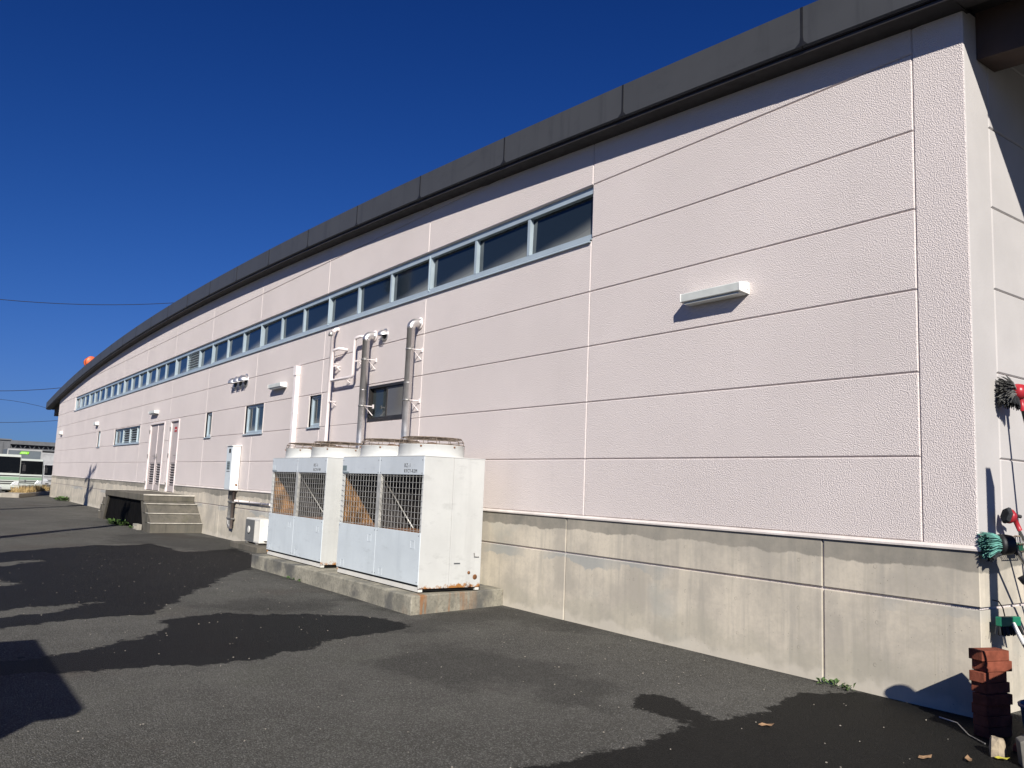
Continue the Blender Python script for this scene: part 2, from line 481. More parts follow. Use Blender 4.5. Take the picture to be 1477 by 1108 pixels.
def ground():
    def axis(a, b, st, outer):
        k = max(1, round((b - a) / st)); xs = [a + (b - a) * i / k for i in range(k + 1)]
        return [v for v in outer if v < a] + xs + [v for v in outer if v > b]
    xs = axis(-20, -5.6, .16, [-900, -400, -200, -120, -80, -60, -48, -40, -34, -30, -27, -24, -22])
    xs = xs + axis(-5.5, 1.8, .075, [2.2, 3, 5, 9, 20, 60, 200, 600])
    ys = axis(-6.2, .4, .075, [-600, -200, -60, -30, -18, -12, -9, -7.5, 1, 3, 8, 20, 60, 200, 600])
    W, Dr, Dp = polys(WET), polys(DRY), polys(DAMP)
    Dp += [[(-4.7, .15), (-4.7, -.16), (-3.6, -.10), (-2.4, -.05), (-1.2, -.07), (.4, -.05), (.4, .15)], [(-18.3, .15), (-18.3, -.15), (-13.6, -.12), (-13.6, .15)], [(-9.7, -1.34), (-9.7, -1.46), (-7, -1.42), (-4.6, -1.44), (-4.6, -1.34)]]
    bbs = {id(P): (min(p[0] for p in P) - .5, max(p[0] for p in P) + .5, min(p[1] for p in P) - .5, max(p[1] for p in P) + .5) for P in W + Dr + Dp}
    def field(x, y, L):
        best = -.5
        for P in L:
            a, b, c, d = bbs[id(P)]
            if a < x < b and c < y < d: best = max(best, sdist(x, y, P))
        return best
    vs = []; wet = []; damp = []
    for y in ys:
        for x in xs:
            inr = -45 < x < 3 and -8 < y < 1
            w = field(x, y, W) if inr else -.5
            if inr and w > -.3:
                dd = field(x, y, Dr)
                w = min(w, -dd)
            wet.append(max(-.5, min(.5, w))); damp.append(max(-.5, min(.5, field(x, y, Dp) if inr else -.5)))
            z = 0.
            if -45 < x < 4 and -8 < y < 2:
                z = .006 * mnoise.noise(Vector((x * .9, y * .9, 3.1)))
            vs.append((x, y, z))
    n = len(xs)
    fs = [(j * n + i, j * n + i + 1, (j + 1) * n + i + 1, (j + 1) * n + i) for j in range(len(ys) - 1) for i in range(n - 1)]
    me = bpy.data.meshes.new('asphalt_yard'); me.from_pydata(vs, [], fs); me.update()
    for nm, L in (('wet', wet), ('damp', damp)):
        a = me.attributes.new(nm, 'FLOAT', 'POINT'); a.data.foreach_set('value', L)
    me.polygons.foreach_set('use_smooth', [True] * len(fs))
    me.materials.append(MAT['asphalt'])
    o = bpy.data.objects.new('asphalt_yard', me); col.objects.link(o); struct(o)
ground()

# ------------------------------------------------------------------ the warehouse
W = 3.567
XC, XL = .373, -44.40                      # wall ends
def roof_top(u): return B + 5.09 - .9 * ((u + 22.) / 22.) ** 2
def soffit(u): return roof_top(u) - .378
ROOF_X0, ROOF_X1 = -47.75, 3.75
OVER = .235                                # eave overhang

DOORS = [(-23.62, -21.84), (-21.16, -20.24)]
DZ0, DZ1 = B - .215, B + 1.77
WINS = dict(small=(-11.22, -10.68, B + 1.21, B + 1.78), double=(-14.80, -13.64, B + 1.19, B + 1.80), narrow=(-17.78, -17.27, B + 1.20, B + 1.80),
            louver=(-29.15, -25.05, B + 1.22, B + 1.775), niche=(-32.5, -31.95, B + 1.21, B + 1.82), dark=(-8.82, -7.64, B + 1.205, B + 1.77))
RB = (-11 * W, -W, B + 3.0, B + 3.6)       # ribbon of windows
OPEN = [(a, b, DZ0, DZ1) for a, b in DOORS] + list(WINS.values()) + [RB]

def cell_mesh(u0, u1, z0, z1, opens, c, depth, T, clamp=None, extra=(), bevel_sides=(1, 1, 1, 1)):
    us = {u0, u1, u0 + c, u1 - c} | {e for e in extra if u0 + c < e < u1 - c}
    zs = {z0, z1, z0 + c, z1 - c}
    for a, b, e, f in opens:
        if b > u0 and a < u1 and f > z0 and e < z1:
            us |= {v for v in (a, b) if u0 + 1e-4 < v < u1 - 1e-4}
            zs |= {v for v in (e, f) if z0 + 1e-4 < v < z1 - 1e-4}
    us = sorted(us); zs = sorted(zs); nu, nz = len(us), len(zs)
    def hole(i, j):
        if not (0 <= i < nu - 1 and 0 <= j < nz - 1): return True
        um, zm = (us[i] + us[i + 1]) / 2, (zs[j] + zs[j + 1]) / 2
        if clamp and zs[j] > min(clamp(us[i]), clamp(us[i + 1])): return True
        return any(a < um < b and e < zm < f for a, b, e, f in opens)
    vid = {}; V = []; F = []
    def vert(i, j, back=False):
        k = (i, j, back)
        if k not in vid:
            z = zs[j]
            if clamp: z = min(z, clamp(us[i]))
            brd = (i == 0 and bevel_sides[0]) or (i == nu - 1 and bevel_sides[1]) or (j == 0 and bevel_sides[2]) or (j == nz - 1 and bevel_sides[3])
            y = depth if back else (c if brd else 0.)
            vid[k] = len(V); V.append(T(us[i], y, z))
        return vid[k]
    for i in range(nu - 1):
        for j in range(nz - 1):
            if hole(i, j): continue
            F.append((vert(i, j), vert(i + 1, j), vert(i + 1, j + 1), vert(i, j + 1)))
            for (di, dj, a, b) in ((-1, 0, (i, j + 1), (i, j)), (1, 0, (i + 1, j), (i + 1, j + 1)), (0, -1, (i, j), (i + 1, j)), (0, 1, (i + 1, j + 1), (i, j + 1))):
                if hole(i + di, j + dj):
                    F.append((vert(*b), vert(*a), vert(*a, True), vert(*b, True)))
    return V, F
main_T = lambda u, y, z: (u, y, z)
ret_T = lambda u, y, z: (XC - y, u, z)

bld = empty('warehouse', (0, 0, 0))
tag(bld, 'long pink panelled warehouse with arched dark roof edge and concrete base', 'building')
def bpart(name, V, F, mat, parent=bld):
    m = MB(); m.add(V, F); return m.build(name, mat, parent)

# core wall behind the joints
core_open = [(a + .012, b - .012, c + .012, d - .012) for a, b, c, d in OPEN]
ex = [-44 + .75 * i for i in range(60)]
V, F = cell_mesh(XL + .02, XC - .025, .02, B + 4.85, OPEN, .001, .25, lambda u, y, z: (u, y + .0135, z), clamp=lambda u: soffit(u) + .02, extra=ex)
bpart('wall_core', V, F, 'stucco')
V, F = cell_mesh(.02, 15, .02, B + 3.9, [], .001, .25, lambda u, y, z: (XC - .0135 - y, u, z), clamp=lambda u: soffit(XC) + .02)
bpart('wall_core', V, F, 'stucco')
MB().box(XL + .03, XL + .28, .27, 15, .02, soffit(XL)).build('wall_core', 'stucco', bld)
MB().box(XL + .03, XC - .03, 14.8, 15, .02, soffit(XL) - .05).build('wall_core', 'stucco', bld)

G = .006
cols = [(-(k + 1) * W, -k * W) for k in range(12)] + [(XL, -12 * W)]
for (a, b) in cols:
    for r in range(8):
        z0, z1 = B + .6 * r, B + .6 * (r + 1)
        if z0 > max(soffit(a), soffit(b)): continue
        if r == 5 and a > -11.5 * W and b < -.5 * W: continue
        cl = (lambda u: soffit(u) + .015) if r >= 5 else None
        e = [a + (b - a) * i / 6 for i in range(1, 6)] if r >= 5 else ()
        V, F = cell_mesh(a + G / 2, b - G / 2, z0 + (.012 if r == 0 else G / 2), z1 - G / 2, OPEN, .008, .06, main_T, cl, e)
        if F: bpart('wall_panel', V, F, 'stucco')
# corner panel (folds round the corner) and the return wall
zt = soffit(XC) + .01
pf = [(G / 2, 0.008), (G / 2 + .008, 0), (XC - .010, 0), (XC - .003, .003), (XC, .010), (XC, .335), (XC - .008, .343), (XC - .06, .343), (XC - .06, .06), (G / 2, .06)]
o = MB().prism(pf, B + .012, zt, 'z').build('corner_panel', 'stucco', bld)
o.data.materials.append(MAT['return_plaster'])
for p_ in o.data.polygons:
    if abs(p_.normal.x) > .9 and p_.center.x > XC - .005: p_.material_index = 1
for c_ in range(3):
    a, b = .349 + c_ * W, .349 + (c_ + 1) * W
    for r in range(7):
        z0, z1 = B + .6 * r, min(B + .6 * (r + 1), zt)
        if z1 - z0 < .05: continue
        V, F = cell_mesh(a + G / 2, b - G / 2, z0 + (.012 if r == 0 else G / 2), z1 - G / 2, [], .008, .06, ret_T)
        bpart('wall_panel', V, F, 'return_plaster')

# concrete base: cast bays with a horizontal and upright grooves
js = [XC] + [-.772 - 3.06 * k for k in range(15) if -.772 - 3.06 * k > XL + .4] + [XL]
GZ = B - .391
gw = .019
door_op = [(a - .0, b + .0, DZ0, DZ1) for a, b in DOORS]
for i in range(len(js) - 1):
    b, a = js[i], js[i + 1]
    for (z0, z1) in ((-.25, GZ - gw / 2), (GZ + gw / 2, B - .02)):
        e0 = 0 if i == 0 else gw / 2; e1 = 0 if i == len(js) - 2 else gw / 2
        V, F = cell_mesh(a + e1, b - e0, z0, z1, door_op, .004, .2, lambda u, y, z: (u, y - .004, z))
        bpart('base_block', V, F, 'concrete')
for (z0, z1) in ((-.25, GZ - gw / 2), (GZ + gw / 2, B - .02)):
    V, F = cell_mesh(.0, 14.5, z0, z1, [], .004, .2, lambda u, y, z: (XC + .0005 - y, u, z))
    bpart('base_block', V, F, 'concrete')
V, F = cell_mesh(XL + .02, XC - .02, -.2, B - .03, door_op, .001, .25, lambda u, y, z: (u, y + .026, z))
bpart('base_core', V, F, 'groove_dark')
MB().box(XC - .3, XC - .026, .3, 14.4, -.2, B - .03).build('base_core', 'groove_dark', bld)
# form-tie plugs
plug = MB().lathe([(0, -.0035), (.010, -.003), (.013, .0005)], n=10, M=Matrix.Rotation(R(90), 3, 'X')).mesh('tie_plug'); plug.materials.append(MAT['tie_grey'])
for k in range(26):
    for zz in (.22, .52, .90):
        u = -.35 - .61 * k
        if -9.7 < u < -4.6: continue
        o = bpy.data.objects.new('tie_plug', plug); col.objects.link(o); o.parent = bld
        o.location = (u + random.uniform(-.03, .03), -.0045, zz + random.uniform(-.02, .02))
# drip trim over the base
def trim_run(a, b):
    pr = [(-.004, B - .020), (-.020, B - .022), (-.022, B - .008), (-.006, B + .011), (.02, B + .011), (.02, B - .02)]
    MB().prism(pr, a, b, 'x').build('base_trim', 'trim', bld)
seg = [(XL - .01, -23.68), (-20.18, XC + .02)]
for a, b in seg: trim_run(a, b)
trim_run(-21.79, -21.21)
pr = [(XC + .002, B - .020), (XC + .021, B - .022), (XC + .022, B - .008), (XC + .005, B + .011), (XC - .02, B + .011), (XC - .02, B - .02)]
MB().prism(pr, -.003, 14, 'y').build('base_trim', 'trim', bld)

# ---- roof: fascia pieces, soffit, sheet
fj = [ROOF_X1] + [-.776 - 2.1 * k for k in range(-2, 23)] + [ROOF_X0]
fj = sorted({round(x, 3) for x in fj if ROOF_X0 <= x <= ROOF_X1}, reverse=True)
fj = [x for i, x in enumerate(fj) if i == 0 or i == len(fj) - 1 or (x < ROOF_X1 - .2 and x > ROOF_X0 + .2)]
def strip(prof, a, b, n, closed=True):
    """sweep a (y, dz) profile along the roof curve"""
    V = []; F = []; k = len(prof)
    for i in range(n + 1):
        u = a + (b - a) * i / n
        for (y, dz) in prof: V.append((u, y, roof_top(u) + dz))
    for i in range(n):
        for j in range(k if closed else k - 1):
            q = (j + 1) % k
            F.append((i * k + j, i * k + q, (i + 1) * k + q, (i + 1) * k + j))
    if closed: F += [tuple(range(k)), tuple(n * k + j for j in range(k - 1, -1, -1))]
    return V, F
fprof = [(-OVER, 0), (-OVER, -.335), (-OVER + .012, -.348), (-OVER + .03, -.348), (-OVER + .03, -.01), (-.15, .012), (-OVER + .02, .012)]
for i in range(len(fj) - 1):
    b, a = fj[i], fj[i + 1]
    V, F = strip(fprof, a + .004, b - .004, 4)
    o = bpart('fascia_panel', V, F, 'fascia')
    if i:
        V, F = strip([(-OVER - .003, 0), (-OVER - .003, -.337), (-OVER + .02, -.337), (-OVER + .02, 0)], b - .012, b + .012, 1)
        bpart('fascia_seam', V, F, 'fascia_seam', o)
        zb_ = roof_top(b)
        MB().prism([(b - .075, zb_ - .336), (b + .055, zb_ - .340), (b + .018, zb_ - .30), (b + .010, zb_ - .24), (b - .010, zb_ - .24), (b - .022, zb_ - .30)], -OVER - .0022, -OVER + .01, 'y').build('sealant_smear', 'fascia_seam', o)
V, F = strip([(-OVER + .022, -.05), (-OVER + .022, -.355), (-OVER + .04, -.355), (-OVER + .04, -.05)], ROOF_X0, ROOF_X1, 50); bpart('drip_groove', V, F, 'black')
V, F = strip([(-OVER + .036, -.362), (-OVER + .036, -.384), (.0, -.384), (.0, -.362)], ROOF_X0, ROOF_X1, 50); bpart('drip_flashing', V, F, 'eave_steel')
V, F = strip([(-OVER + .05, -.385), (-.004, -.392), (.06, -.392), (.06, -.372), (-OVER + .05, -.372)], XL - .02, XC + .02, 50); bpart('soffit', V, F, 'soffit')
V, F = strip([(-OVER + .03, -.02), (15.4, -.02), (15.4, -.12), (-OVER + .03, -.12)], ROOF_X0, ROOF_X1, 50); bpart('roof_sheet', V, F, 'roof_sheet')
for a, b in ((XC + .004, ROOF_X1 - .01), (ROOF_X0 + .01, XL - .004)):
    V, F = strip([(-.01, -.30), (15.2, -.30), (15.2, -.34), (-.01, -.34)], a, b, 6); bpart('eave_soffit', V, F, 'soffit')
    for y0 in (.185, 3.6, 7.2, 10.8):
        V, F = strip([(y0, -.33), (y0 + .27, -.33), (y0 + .27, -.70), (y0, -.70)], a, b, 6); bpart('eave_beam', V, F, 'beam_paint')
for xe in (ROOF_X0, ROOF_X1):
    z = roof_top(xe)
    MB().box(xe - .02, xe + .02, -OVER, 15.4, z - .35, z + .012).build('end_fascia', 'fascia', bld)

# ---- ribbon window
rw = empty('ribbon_window'); rw.parent = bld
u0, u1, z0, z1 = RB
m = MB()
m.box(u0 + .004, u1 - .004, .030, .11, z1 - .085, z1 - .045)
m.box(u0 + .004, u1 - .004, .040, .10, z1 - .045, z1 - .004)
m.box(u0 + .004, u1 - .004, .040, .11, z0 + .012, z0 + .060)
for k in range(10):
    ua, ub = -(k + 2) * W, -(k + 1) * W
    m.box(ua + (.004 if k == 9 else 0), ua + .030, .032, .11, z0 + .06, z1 - .085); m.box(ub - .030, ub - (.004 if k == 0 else 0), .032, .11, z0 + .06, z1 - .085)
    if k: m.box(ub - .004, ub + .004, .024, .06, z0 + .03, z1 - .05)
m.build('window_frame', 'aluminium', rw)
MB().prism([(-.028, z0 - .052), (-.028, z0 - .046), (.05, z0 + .012), (.11, z0 + .012), (.11, z0 - .004), (.0, z0 - .004), (-.004, z0 - .052)], u0 + .002, u1 - .002, 'x').build('window_sill', 'aluminium', rw)
pane_me = {}
def pane(w, h, mat, parent, c, y):
    key = (round(w, 3), round(h, 3), mat)
    if key not in pane_me:
        me = MB().box(-w / 2, w / 2, -.004, .004, -h / 2, h / 2).mesh('pane'); me.materials.append(MAT[mat]); pane_me[key] = me
    o = bpy.data.objects.new('pane', pane_me[key]); col.objects.link(o); o.parent = parent; o.location = (c[0], y, c[1])
    return o
pw = (W - .06 - .11) / 3
for k in range(10):
    ua = -(k + 2) * W
    for j in range(3):
        cx = ua + .030 + .0 + (j + .5) * (W - .06) / 3
        if j: MB().box(cx - (W - .06) / 6 - .024, cx - (W - .06) / 6 + .024, .036, .11, z0 + .06, z1 - .085).build('mullion', 'aluminium', rw)
        if k == 4 and j == 1:
            for q in range(7):
                zc = z0 + .095 + q * .067
                MB().obox((cx, .070, zc), ((W - .06) / 6 - .03, 0, 0), (0, .014, -.012), (0, .002, .004)).build('louver_slat', 'louver', rw)
            MB().box(cx - .56, cx + .56, .112, .12, z0 + .06, z1 - .085).build('louver_back', 'cavity', rw)
        else:
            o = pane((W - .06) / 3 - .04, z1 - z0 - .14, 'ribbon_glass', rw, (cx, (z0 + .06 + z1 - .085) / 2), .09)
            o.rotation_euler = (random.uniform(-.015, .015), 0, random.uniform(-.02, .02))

# ---- wall windows
def wall_window(name, rect, kind):
    a, b, z0, z1 = rect
    r = empty(name); r.parent = bld
    fm = 'dark_bronze' if kind == 'dark' else 'aluminium'
    m = MB(); t = .035; y0, y1 = (.002, .09) if kind == 'dark' else (.042, .12)
    a_, b_ = a + .004, b - .004
    m.box(a_, b_, y0, y1, z1 - t - .004, z1 - .004); m.box(a_, b_, y0, y1, z0 + .004, z0 + t + .01)
    m.box(a_, a_ + t, y0, y1, z0 + t + .01, z1 - t - .004); m.box(b_ - t, b_, y0, y1, z0 + t + .01, z1 - t - .004)
    m.build('window_frame', fm, r)
    if kind != 'dark':
        MB().prism([(-.03, z0 - .028), (-.03, z0 - .02), (.045, z0 + .006), (.11, z0 + .006), (.11, z0 - .002), (-.002, z0 - .002), (-.006, z0 - .028)], a - .03, b + .03, 'x').build('window_sill', fm, r)
        MB().box(a - .028, a - .001, -.006, .1, z0, z1).build('reveal_trim', 'trim', r); MB().box(b + .001, b + .028, -.006, .1, z0, z1).build('reveal_trim', 'trim', r)
    mid = (a + b) / 2; zi0, zi1 = z0 + t + .01, z1 - t - .004
    def sash(ua, ub, y, mat='pane_glass', st=.028):
        m = MB()
        m.box(ua, ua + st, y - .012, y + .012, zi0, zi1); m.box(ub - st, ub, y - .012, y + .012, zi0, zi1)
        m.box(ua + st, ub - st, y - .012, y + .012, zi1 - st, zi1); m.box(ua + st, ub - st, y - .012, y + .012, zi0, zi0 + st)
        m.build('sash', fm, r)
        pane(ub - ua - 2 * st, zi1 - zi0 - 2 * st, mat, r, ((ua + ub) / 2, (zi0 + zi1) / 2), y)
    if kind == 'single': sash(a_ + t, b_ - t, y0 + .04)
    elif kind == 'double': sash(a_ + t, mid - .012, y0 + .04); sash(mid + .012, b_ - t, y0 + .04); MB().box(mid - .012, mid + .012, y0, y1, zi0, zi1).build('mullion', fm, r)
    elif kind == 'dark':
        sash(a_ + t, mid + .02, y0 + .062, 'pane_dark', .03); sash(mid - .02, b_ - t, y0 + .032, 'pane_screen', .03)
    elif kind == 'louver':
        ws = [(a_ + t, a + .62), (a + .62, a + 1.22)]
        for ua, ub in ws: sash(ua, ub, y0 + .04)
        sash(b - .62, b_ - t, y0 + .04)
        for ua, ub in ((a + 1.22, (a + 1.22 + b - .62) / 2), ((a + 1.22 + b - .62) / 2, b - .62)):
            m = MB(); m.box(ua, ua + .04, y0, y1, zi0, zi1); m.box(ub - .04, ub, y0, y1, zi0, zi1); m.build('louver_frame', 'louver', r)
            n = 6
            for q in range(n):
                zc = zi0 + (q + .5) * (zi1 - zi0) / n
                MB().obox(((ua + ub) / 2, y0 + .03, zc), ((ub - ua) / 2 - .04, 0, 0), (0, .013, -.012), (0, .002, .004)).build('louver_slat', 'louver', r)
            MB().box(ua + .04, ub - .04, y0 + .062, y0 + .07, zi0, zi1).build('louver_back', 'cavity', r)
    elif kind == 'niche':
        MB().box(a_ + t, b_ - t, y0 + .05, y0 + .06, zi0, zi1).build('blind_panel', 'door_frame', r)
    return r
wall_window('window', WINS['small'], 'single'); wall_window('window', WINS['double'], 'double'); wall_window('window', WINS['narrow'], 'single')
wall_window('louvered_window', WINS['louver'], 'louver'); wall_window('window', WINS['niche'], 'niche'); wall_window('dark_window', WINS['dark'], 'dark')

# ---- doors
def door(a, b, leaves, sign=False):
    r = empty('door' if leaves == 1 else 'double_door'); r.parent = bld
    m = MB(); t = .045
    m.box(a + .003, a + t, -.02, .1, DZ0 + .004, DZ1 - t); m.box(b - t, b - .003, -.02, .1, DZ0 + .004, DZ1 - t); m.box(a + .003, b - .003, -.02, .1, DZ1 - t, DZ1 - .003)
    m.build('door_frame', 'door_frame', r)
    w = (b - a - 2 * t - .008) / leaves
    for i in range(leaves):
        ua = a + t + .004 + i * w; ub = ua + w - .014
        lv0, lv1 = DZ0 + .18, DZ0 + .80; la, lb = ua + .10, ub - .10
        V, F = cell_mesh(ua, ub, DZ0 + .012, DZ1 - t - .004, [(la, lb, lv0, lv1)], .002, .04, lambda u, y, z: (u, y + .028, z))
        bpart('door_leaf', V, F, 'door_pink', r)
        n = 9
        for q in range(n):
            zc = lv0 + (q + .5) * (lv1 - lv0) / n
            MB().obox(((la + lb) / 2, .042, zc), ((lb - la) / 2, 0, 0), (0, .012, -.014), (0, .003, .004)).build('louver_slat', 'door_frame', r)
        MB().box(la, lb, .066, .07, lv0, lv1).build('louver_back', 'cavity', r)
        hx = ub - .07 if i == 0 else ua + .07
        hz = DZ0 + .98
        m = MB(); m.box(hx - .025, hx + .025, .016, .028, hz - .09, hz + .09); m.tube([(hx, .02, hz + .02), (hx, -.03, hz + .02), (hx - .1 if i == 0 else hx + .1, -.03, hz + .02)], .010, 8)
        m.build('handle', 'galv', r)
        hu = ua + .0 if i == 0 else ub
        for zz in (DZ0 + .2, DZ0 + 1.0, DZ1 - .25):
            MB().box(hu - .015, hu + .015, -.036, -.0215, zz - .06, zz + .06).build('hinge', 'galv', r)
        if leaves == 2 and i == 0: MB().box(ub - .004, ub + .020, .012, .0275, DZ0 + .012, DZ1 - t - .006).build('meeting_stile', 'door_frame', r)
        if sign:
            MB().box((ua + ub) / 2 - .12, (ua + ub) / 2 + .12, .022, .0275, DZ1 - .34, DZ1 - .20).build('warning_sign', 'sign_red', r)
            MB().box((ua + ub) / 2 - .09, (ua + ub) / 2 + .09, .020, .0218, DZ1 - .285, DZ1 - .27).build('warning_sign', 'white_plastic', r)
door(*DOORS[0], 2); door(*DOORS[1], 1, True)

# ------------------------------------------------------------------ things on the wall
def wall_lamp(u0, u1, z0, z1, d, label):
    r = empty('wall_lamp', ((u0 + u1) / 2, 0, z0)); h = z1 - z0; w = (u1 - u0) / 2
    prof = [(0, .004), (0, h), (-.03, h + .002), (-d, h - .012), (-d - .004, h - .02), (-d, .02), (-d + .01, .016)]
    MB().prism(prof, -w + .012, w - .012, 'x').build('housing', 'lamp_grey', r, .003)
    for s in (-1, 1): MB().prism([(p[0] * 1.02 - .001, p[1] * 1.01 - .001) for p in prof], s * w - (.012 if s > 0 else 0), s * w + (0 if s > 0 else .012), 'x').build('end_cap', 'white_plastic', r, .003)
    MB().box(-w + .03, w - .03, -d + .02, -.015, -.004, .012).build('diffuser', 'lamp_grey', r)
    m = MB(); m.lathe([(0, 0), (.006, 0)], (w + .0015, -.03, h * .35), 8, M=Matrix.Rotation(R(90), 3, 'Y')); m.build('screw', 'galv', r)
    tag(r, label, 'lamp', 'box lamps along the pink wall')
wall_lamp(-2.15, -1.468, B + 2.012, B + 2.118, .13, 'long pale box lamp on the bare panels near the building corner')
wall_lamp(-13.12, -12.42, B + 2.03, B + 2.135, .13, 'box lamp on the wall beside the short white pipe cover')
wall_lamp(-23.5, -22.75, B + 2.03, B + 2.135, .13, 'box lamp above the pink double door')
wall_lamp(-33.0, -32.55, B + 2.06, B + 2.20, .13, 'short box lamp above the slim blind window')
wall_lamp(-42.65, -42.2, B + 1.98, B + 2.15, .13, 'short box lamp by the far end of the wall')

def vent_cap(u, z, s, label):
    r = empty('exhaust_vent', (u, 0, z))
    m = MB(); n = 10; V = []; F = []
    rows = 7
    for i in range(rows):
        a = R(100) * i / (rows - 1)
        for j in range(n + 1):
            b = math.pi * j / n
            x = -math.cos(b); q = math.sin(b)
            V.append((x * s, -q * s * math.sin(a) * 1.25 - .006, q * s * math.cos(a) * .9 + (-.0) ))
    for i in range(rows - 1):
        for j in range(n): F.append((i * (n + 1) + j, i * (n + 1) + j + 1, (i + 1) * (n + 1) + j + 1, (i + 1) * (n + 1) + j))
    m.add(V, F, True); o = m.build('hood', 'stainless', r)
    MB().lathe([(s * 1.12, 0), (s * 1.12, .006), (s * .95, .01), (0, .004)], (0, 0, -.0), 20, M=Matrix.Rotation(R(90), 3, 'X')).build('flange', 'stainless', r)
    MB().lathe([(s * .8, -.02), (s * .8, .012), (0, .012)], (0, 0, -.005), 14, M=Matrix.Rotation(R(90), 3, 'X')).build('throat', 'black', r)
    m = MB()
    for k in range(3): m.box(-s * .6, s * .6, -.02 - k * .03, -.016 - k * .03, -s * .85, -s * .8 + .01)
    m.build('grating', 'galv', r)
    tag(r, label, 'vent', 'steel vent hoods on the wall')
for i, u in enumerate((-15.62, -15.27, -14.92)):
    vent_cap(u, B + 2.37, .14, ['round steel vent hood in the row of three, farthest from the pipes', 'round steel vent hood in the middle of the row of three', 'round steel vent hood in the row of three, nearest the pipes'][i])
vent_cap(-8.36, B + 2.54, .095, 'single round steel vent hood between the two steel flues')

def arc(c, r, a0, a1, n, pl):
    """points of an arc in a plane given by two unit vectors"""
    e1, e2 = Vector(pl[0]), Vector(pl[1]); c = Vector(c)
    return [c + r * (math.cos(a0 + (a1 - a0) * i / n) * e1 + math.sin(a0 + (a1 - a0) * i / n) * e2) for i in range(n + 1)]
def flue(u, ztop, label):
    r = empty('steel_flue', (u, -.15, .35)); rad = .058; d = .15
    zt = ztop - .35
    MB().tube([(0, 0, -.02), (0, 0, zt - .115)], rad, 20).build('pipe', 'stainless', r)
    el = arc((0, .09, zt - .11), .09, math.pi, math.pi / 2, 8, ((0, 1, 0), (0, 0, 1)))
    MB().tube(el + [Vector((0, .13, zt - .02))], rad + .004, 20).build('elbow', 'stainless', r)
    MB().lathe([(rad + .004, -.006), (rad + .03, -.006), (rad + .03, .004), (rad + .004, .004)], (0, .136, zt - .02), 20, M=Matrix.Rotation(R(90), 3, 'X')).build('wall_flange', 'pvc_white', r)
    for zz in (zt - .42, zt - 1.15):
        m = MB(); m.lathe([(rad + .001, -.012), (rad + .005, -.012), (rad + .005, .012), (rad + .001, .012)], (0, 0, zz), 20)
        m.build('clamp', 'galv', r)
        m = MB(); m.tube([(rad, 0, zz), (rad + .03, .13, zz)], .008, 8); m.tube([(rad, .02, zz - .01), (rad + .03, .14, zz - .14)], .006, 8); m.box(rad + .01, rad + .05, .135, .149, zz - .03, zz + .03)
        m.build('bracket', 'pvc_white', r)
    for zz in (zt - .115, zt - .9): MB().lathe([(rad, -.004), (rad + .003, -.002), (rad + .003, .002), (rad, .004)], (0, 0, zz), 20).build('seam', 'stainless', r)
    tag(r, label, 'flue', 'steel flues behind the chillers')
flue(-7.255, B + 2.59, 'stainless steel flue right of the dark sliding window')
flue(-8.70, B + 2.59, 'stainless steel flue beside the bent white vent pipe')

r = empty('vent_pipe', (-10.12, -.1, .3)); zz = B - .3
m = MB(); m.tube([(0, 0, 0), (-.02, 0, zz + 2.82)], .030, 12)
m.tube([(-.02, 0, zz + 2.81), (-.02, .05, zz + 2.86), (-.02, .099, zz + 2.87)], .034, 12); m.build('pipe', 'pvc_white', r)
m = MB(); y = -.02
loop = [(.42, .098, zz + 2.46), (.38, .02, zz + 2.47), (.33, y, zz + 2.475), (.12, y, zz + 2.475), (.085, y, zz + 2.44), (.085, y, zz + 1.99), (.12, y, zz + 1.95),
        (.90, y, zz + 1.95), (.94, y, zz + 1.99), (.94, y, zz + 2.54), (.97, y, zz + 2.58), (1.15, y, zz + 2.58), (1.2, .02, zz + 2.58), (1.24, .098, zz + 2.58)]
m.tube(loop, .026, 12); m.build('branch_pipe', 'pvc_white', r)
for x_, z_ in ((0, .9), (0, 1.6), (0, 2.25), (.085, 2.2), (.94, 2.2), (.5, 1.95)):
    m = MB(); m.box(x_ - .045, x_ + .09, -.012, .005, zz + z_ - .012, zz + z_ + .012); m.tube([(x_ + .08, 0, zz + z_), (x_ + .09, .095, zz + z_ - .06)], .007, 6); m.tube([(x_ + .08, 0, zz + z_), (x_ + .09, .095, zz + z_)], .007, 6)
    m.build('pipe_clip', 'pvc_white', r)
MB().lathe([(.04, 0), (.05, -.03), (.05, -.06), (.03, -.06)], (-.04, -.02, zz + 2.80), 12).build('pipe_cap', 'galv', r)
tag(r, 'slim white vent pipe with a U-shaped side branch on the pink wall', 'pipe')

r = empty('pipe_cover', (-11.81, 0, .3)); zz = B - .3
MB().box(-.055, .055, -.085, -.001, 0, zz + 2.24).build('duct', 'pvc_white', r, .008)
MB().prism([(-.07, zz + 2.24), (-.07, zz + 2.37), (-.062, zz + 2.385), (.062, zz + 2.385), (.07, zz + 2.37), (.07, zz + 2.24), (.06, zz + 2.20), (-.06, zz + 2.20)], -.1, -.0015, 'y').build('end_hood', 'pvc_white', r, .004)
for z_ in (.55, 1.5): MB().box(-.06, .06, -.0885, -.0015, zz + z_ - .02, zz + z_ + .02).build('joint_sleeve', 'pvc_white', r)
tag(r, 'white square pipe cover with hood, running down to the chillers', 'pipe cover')

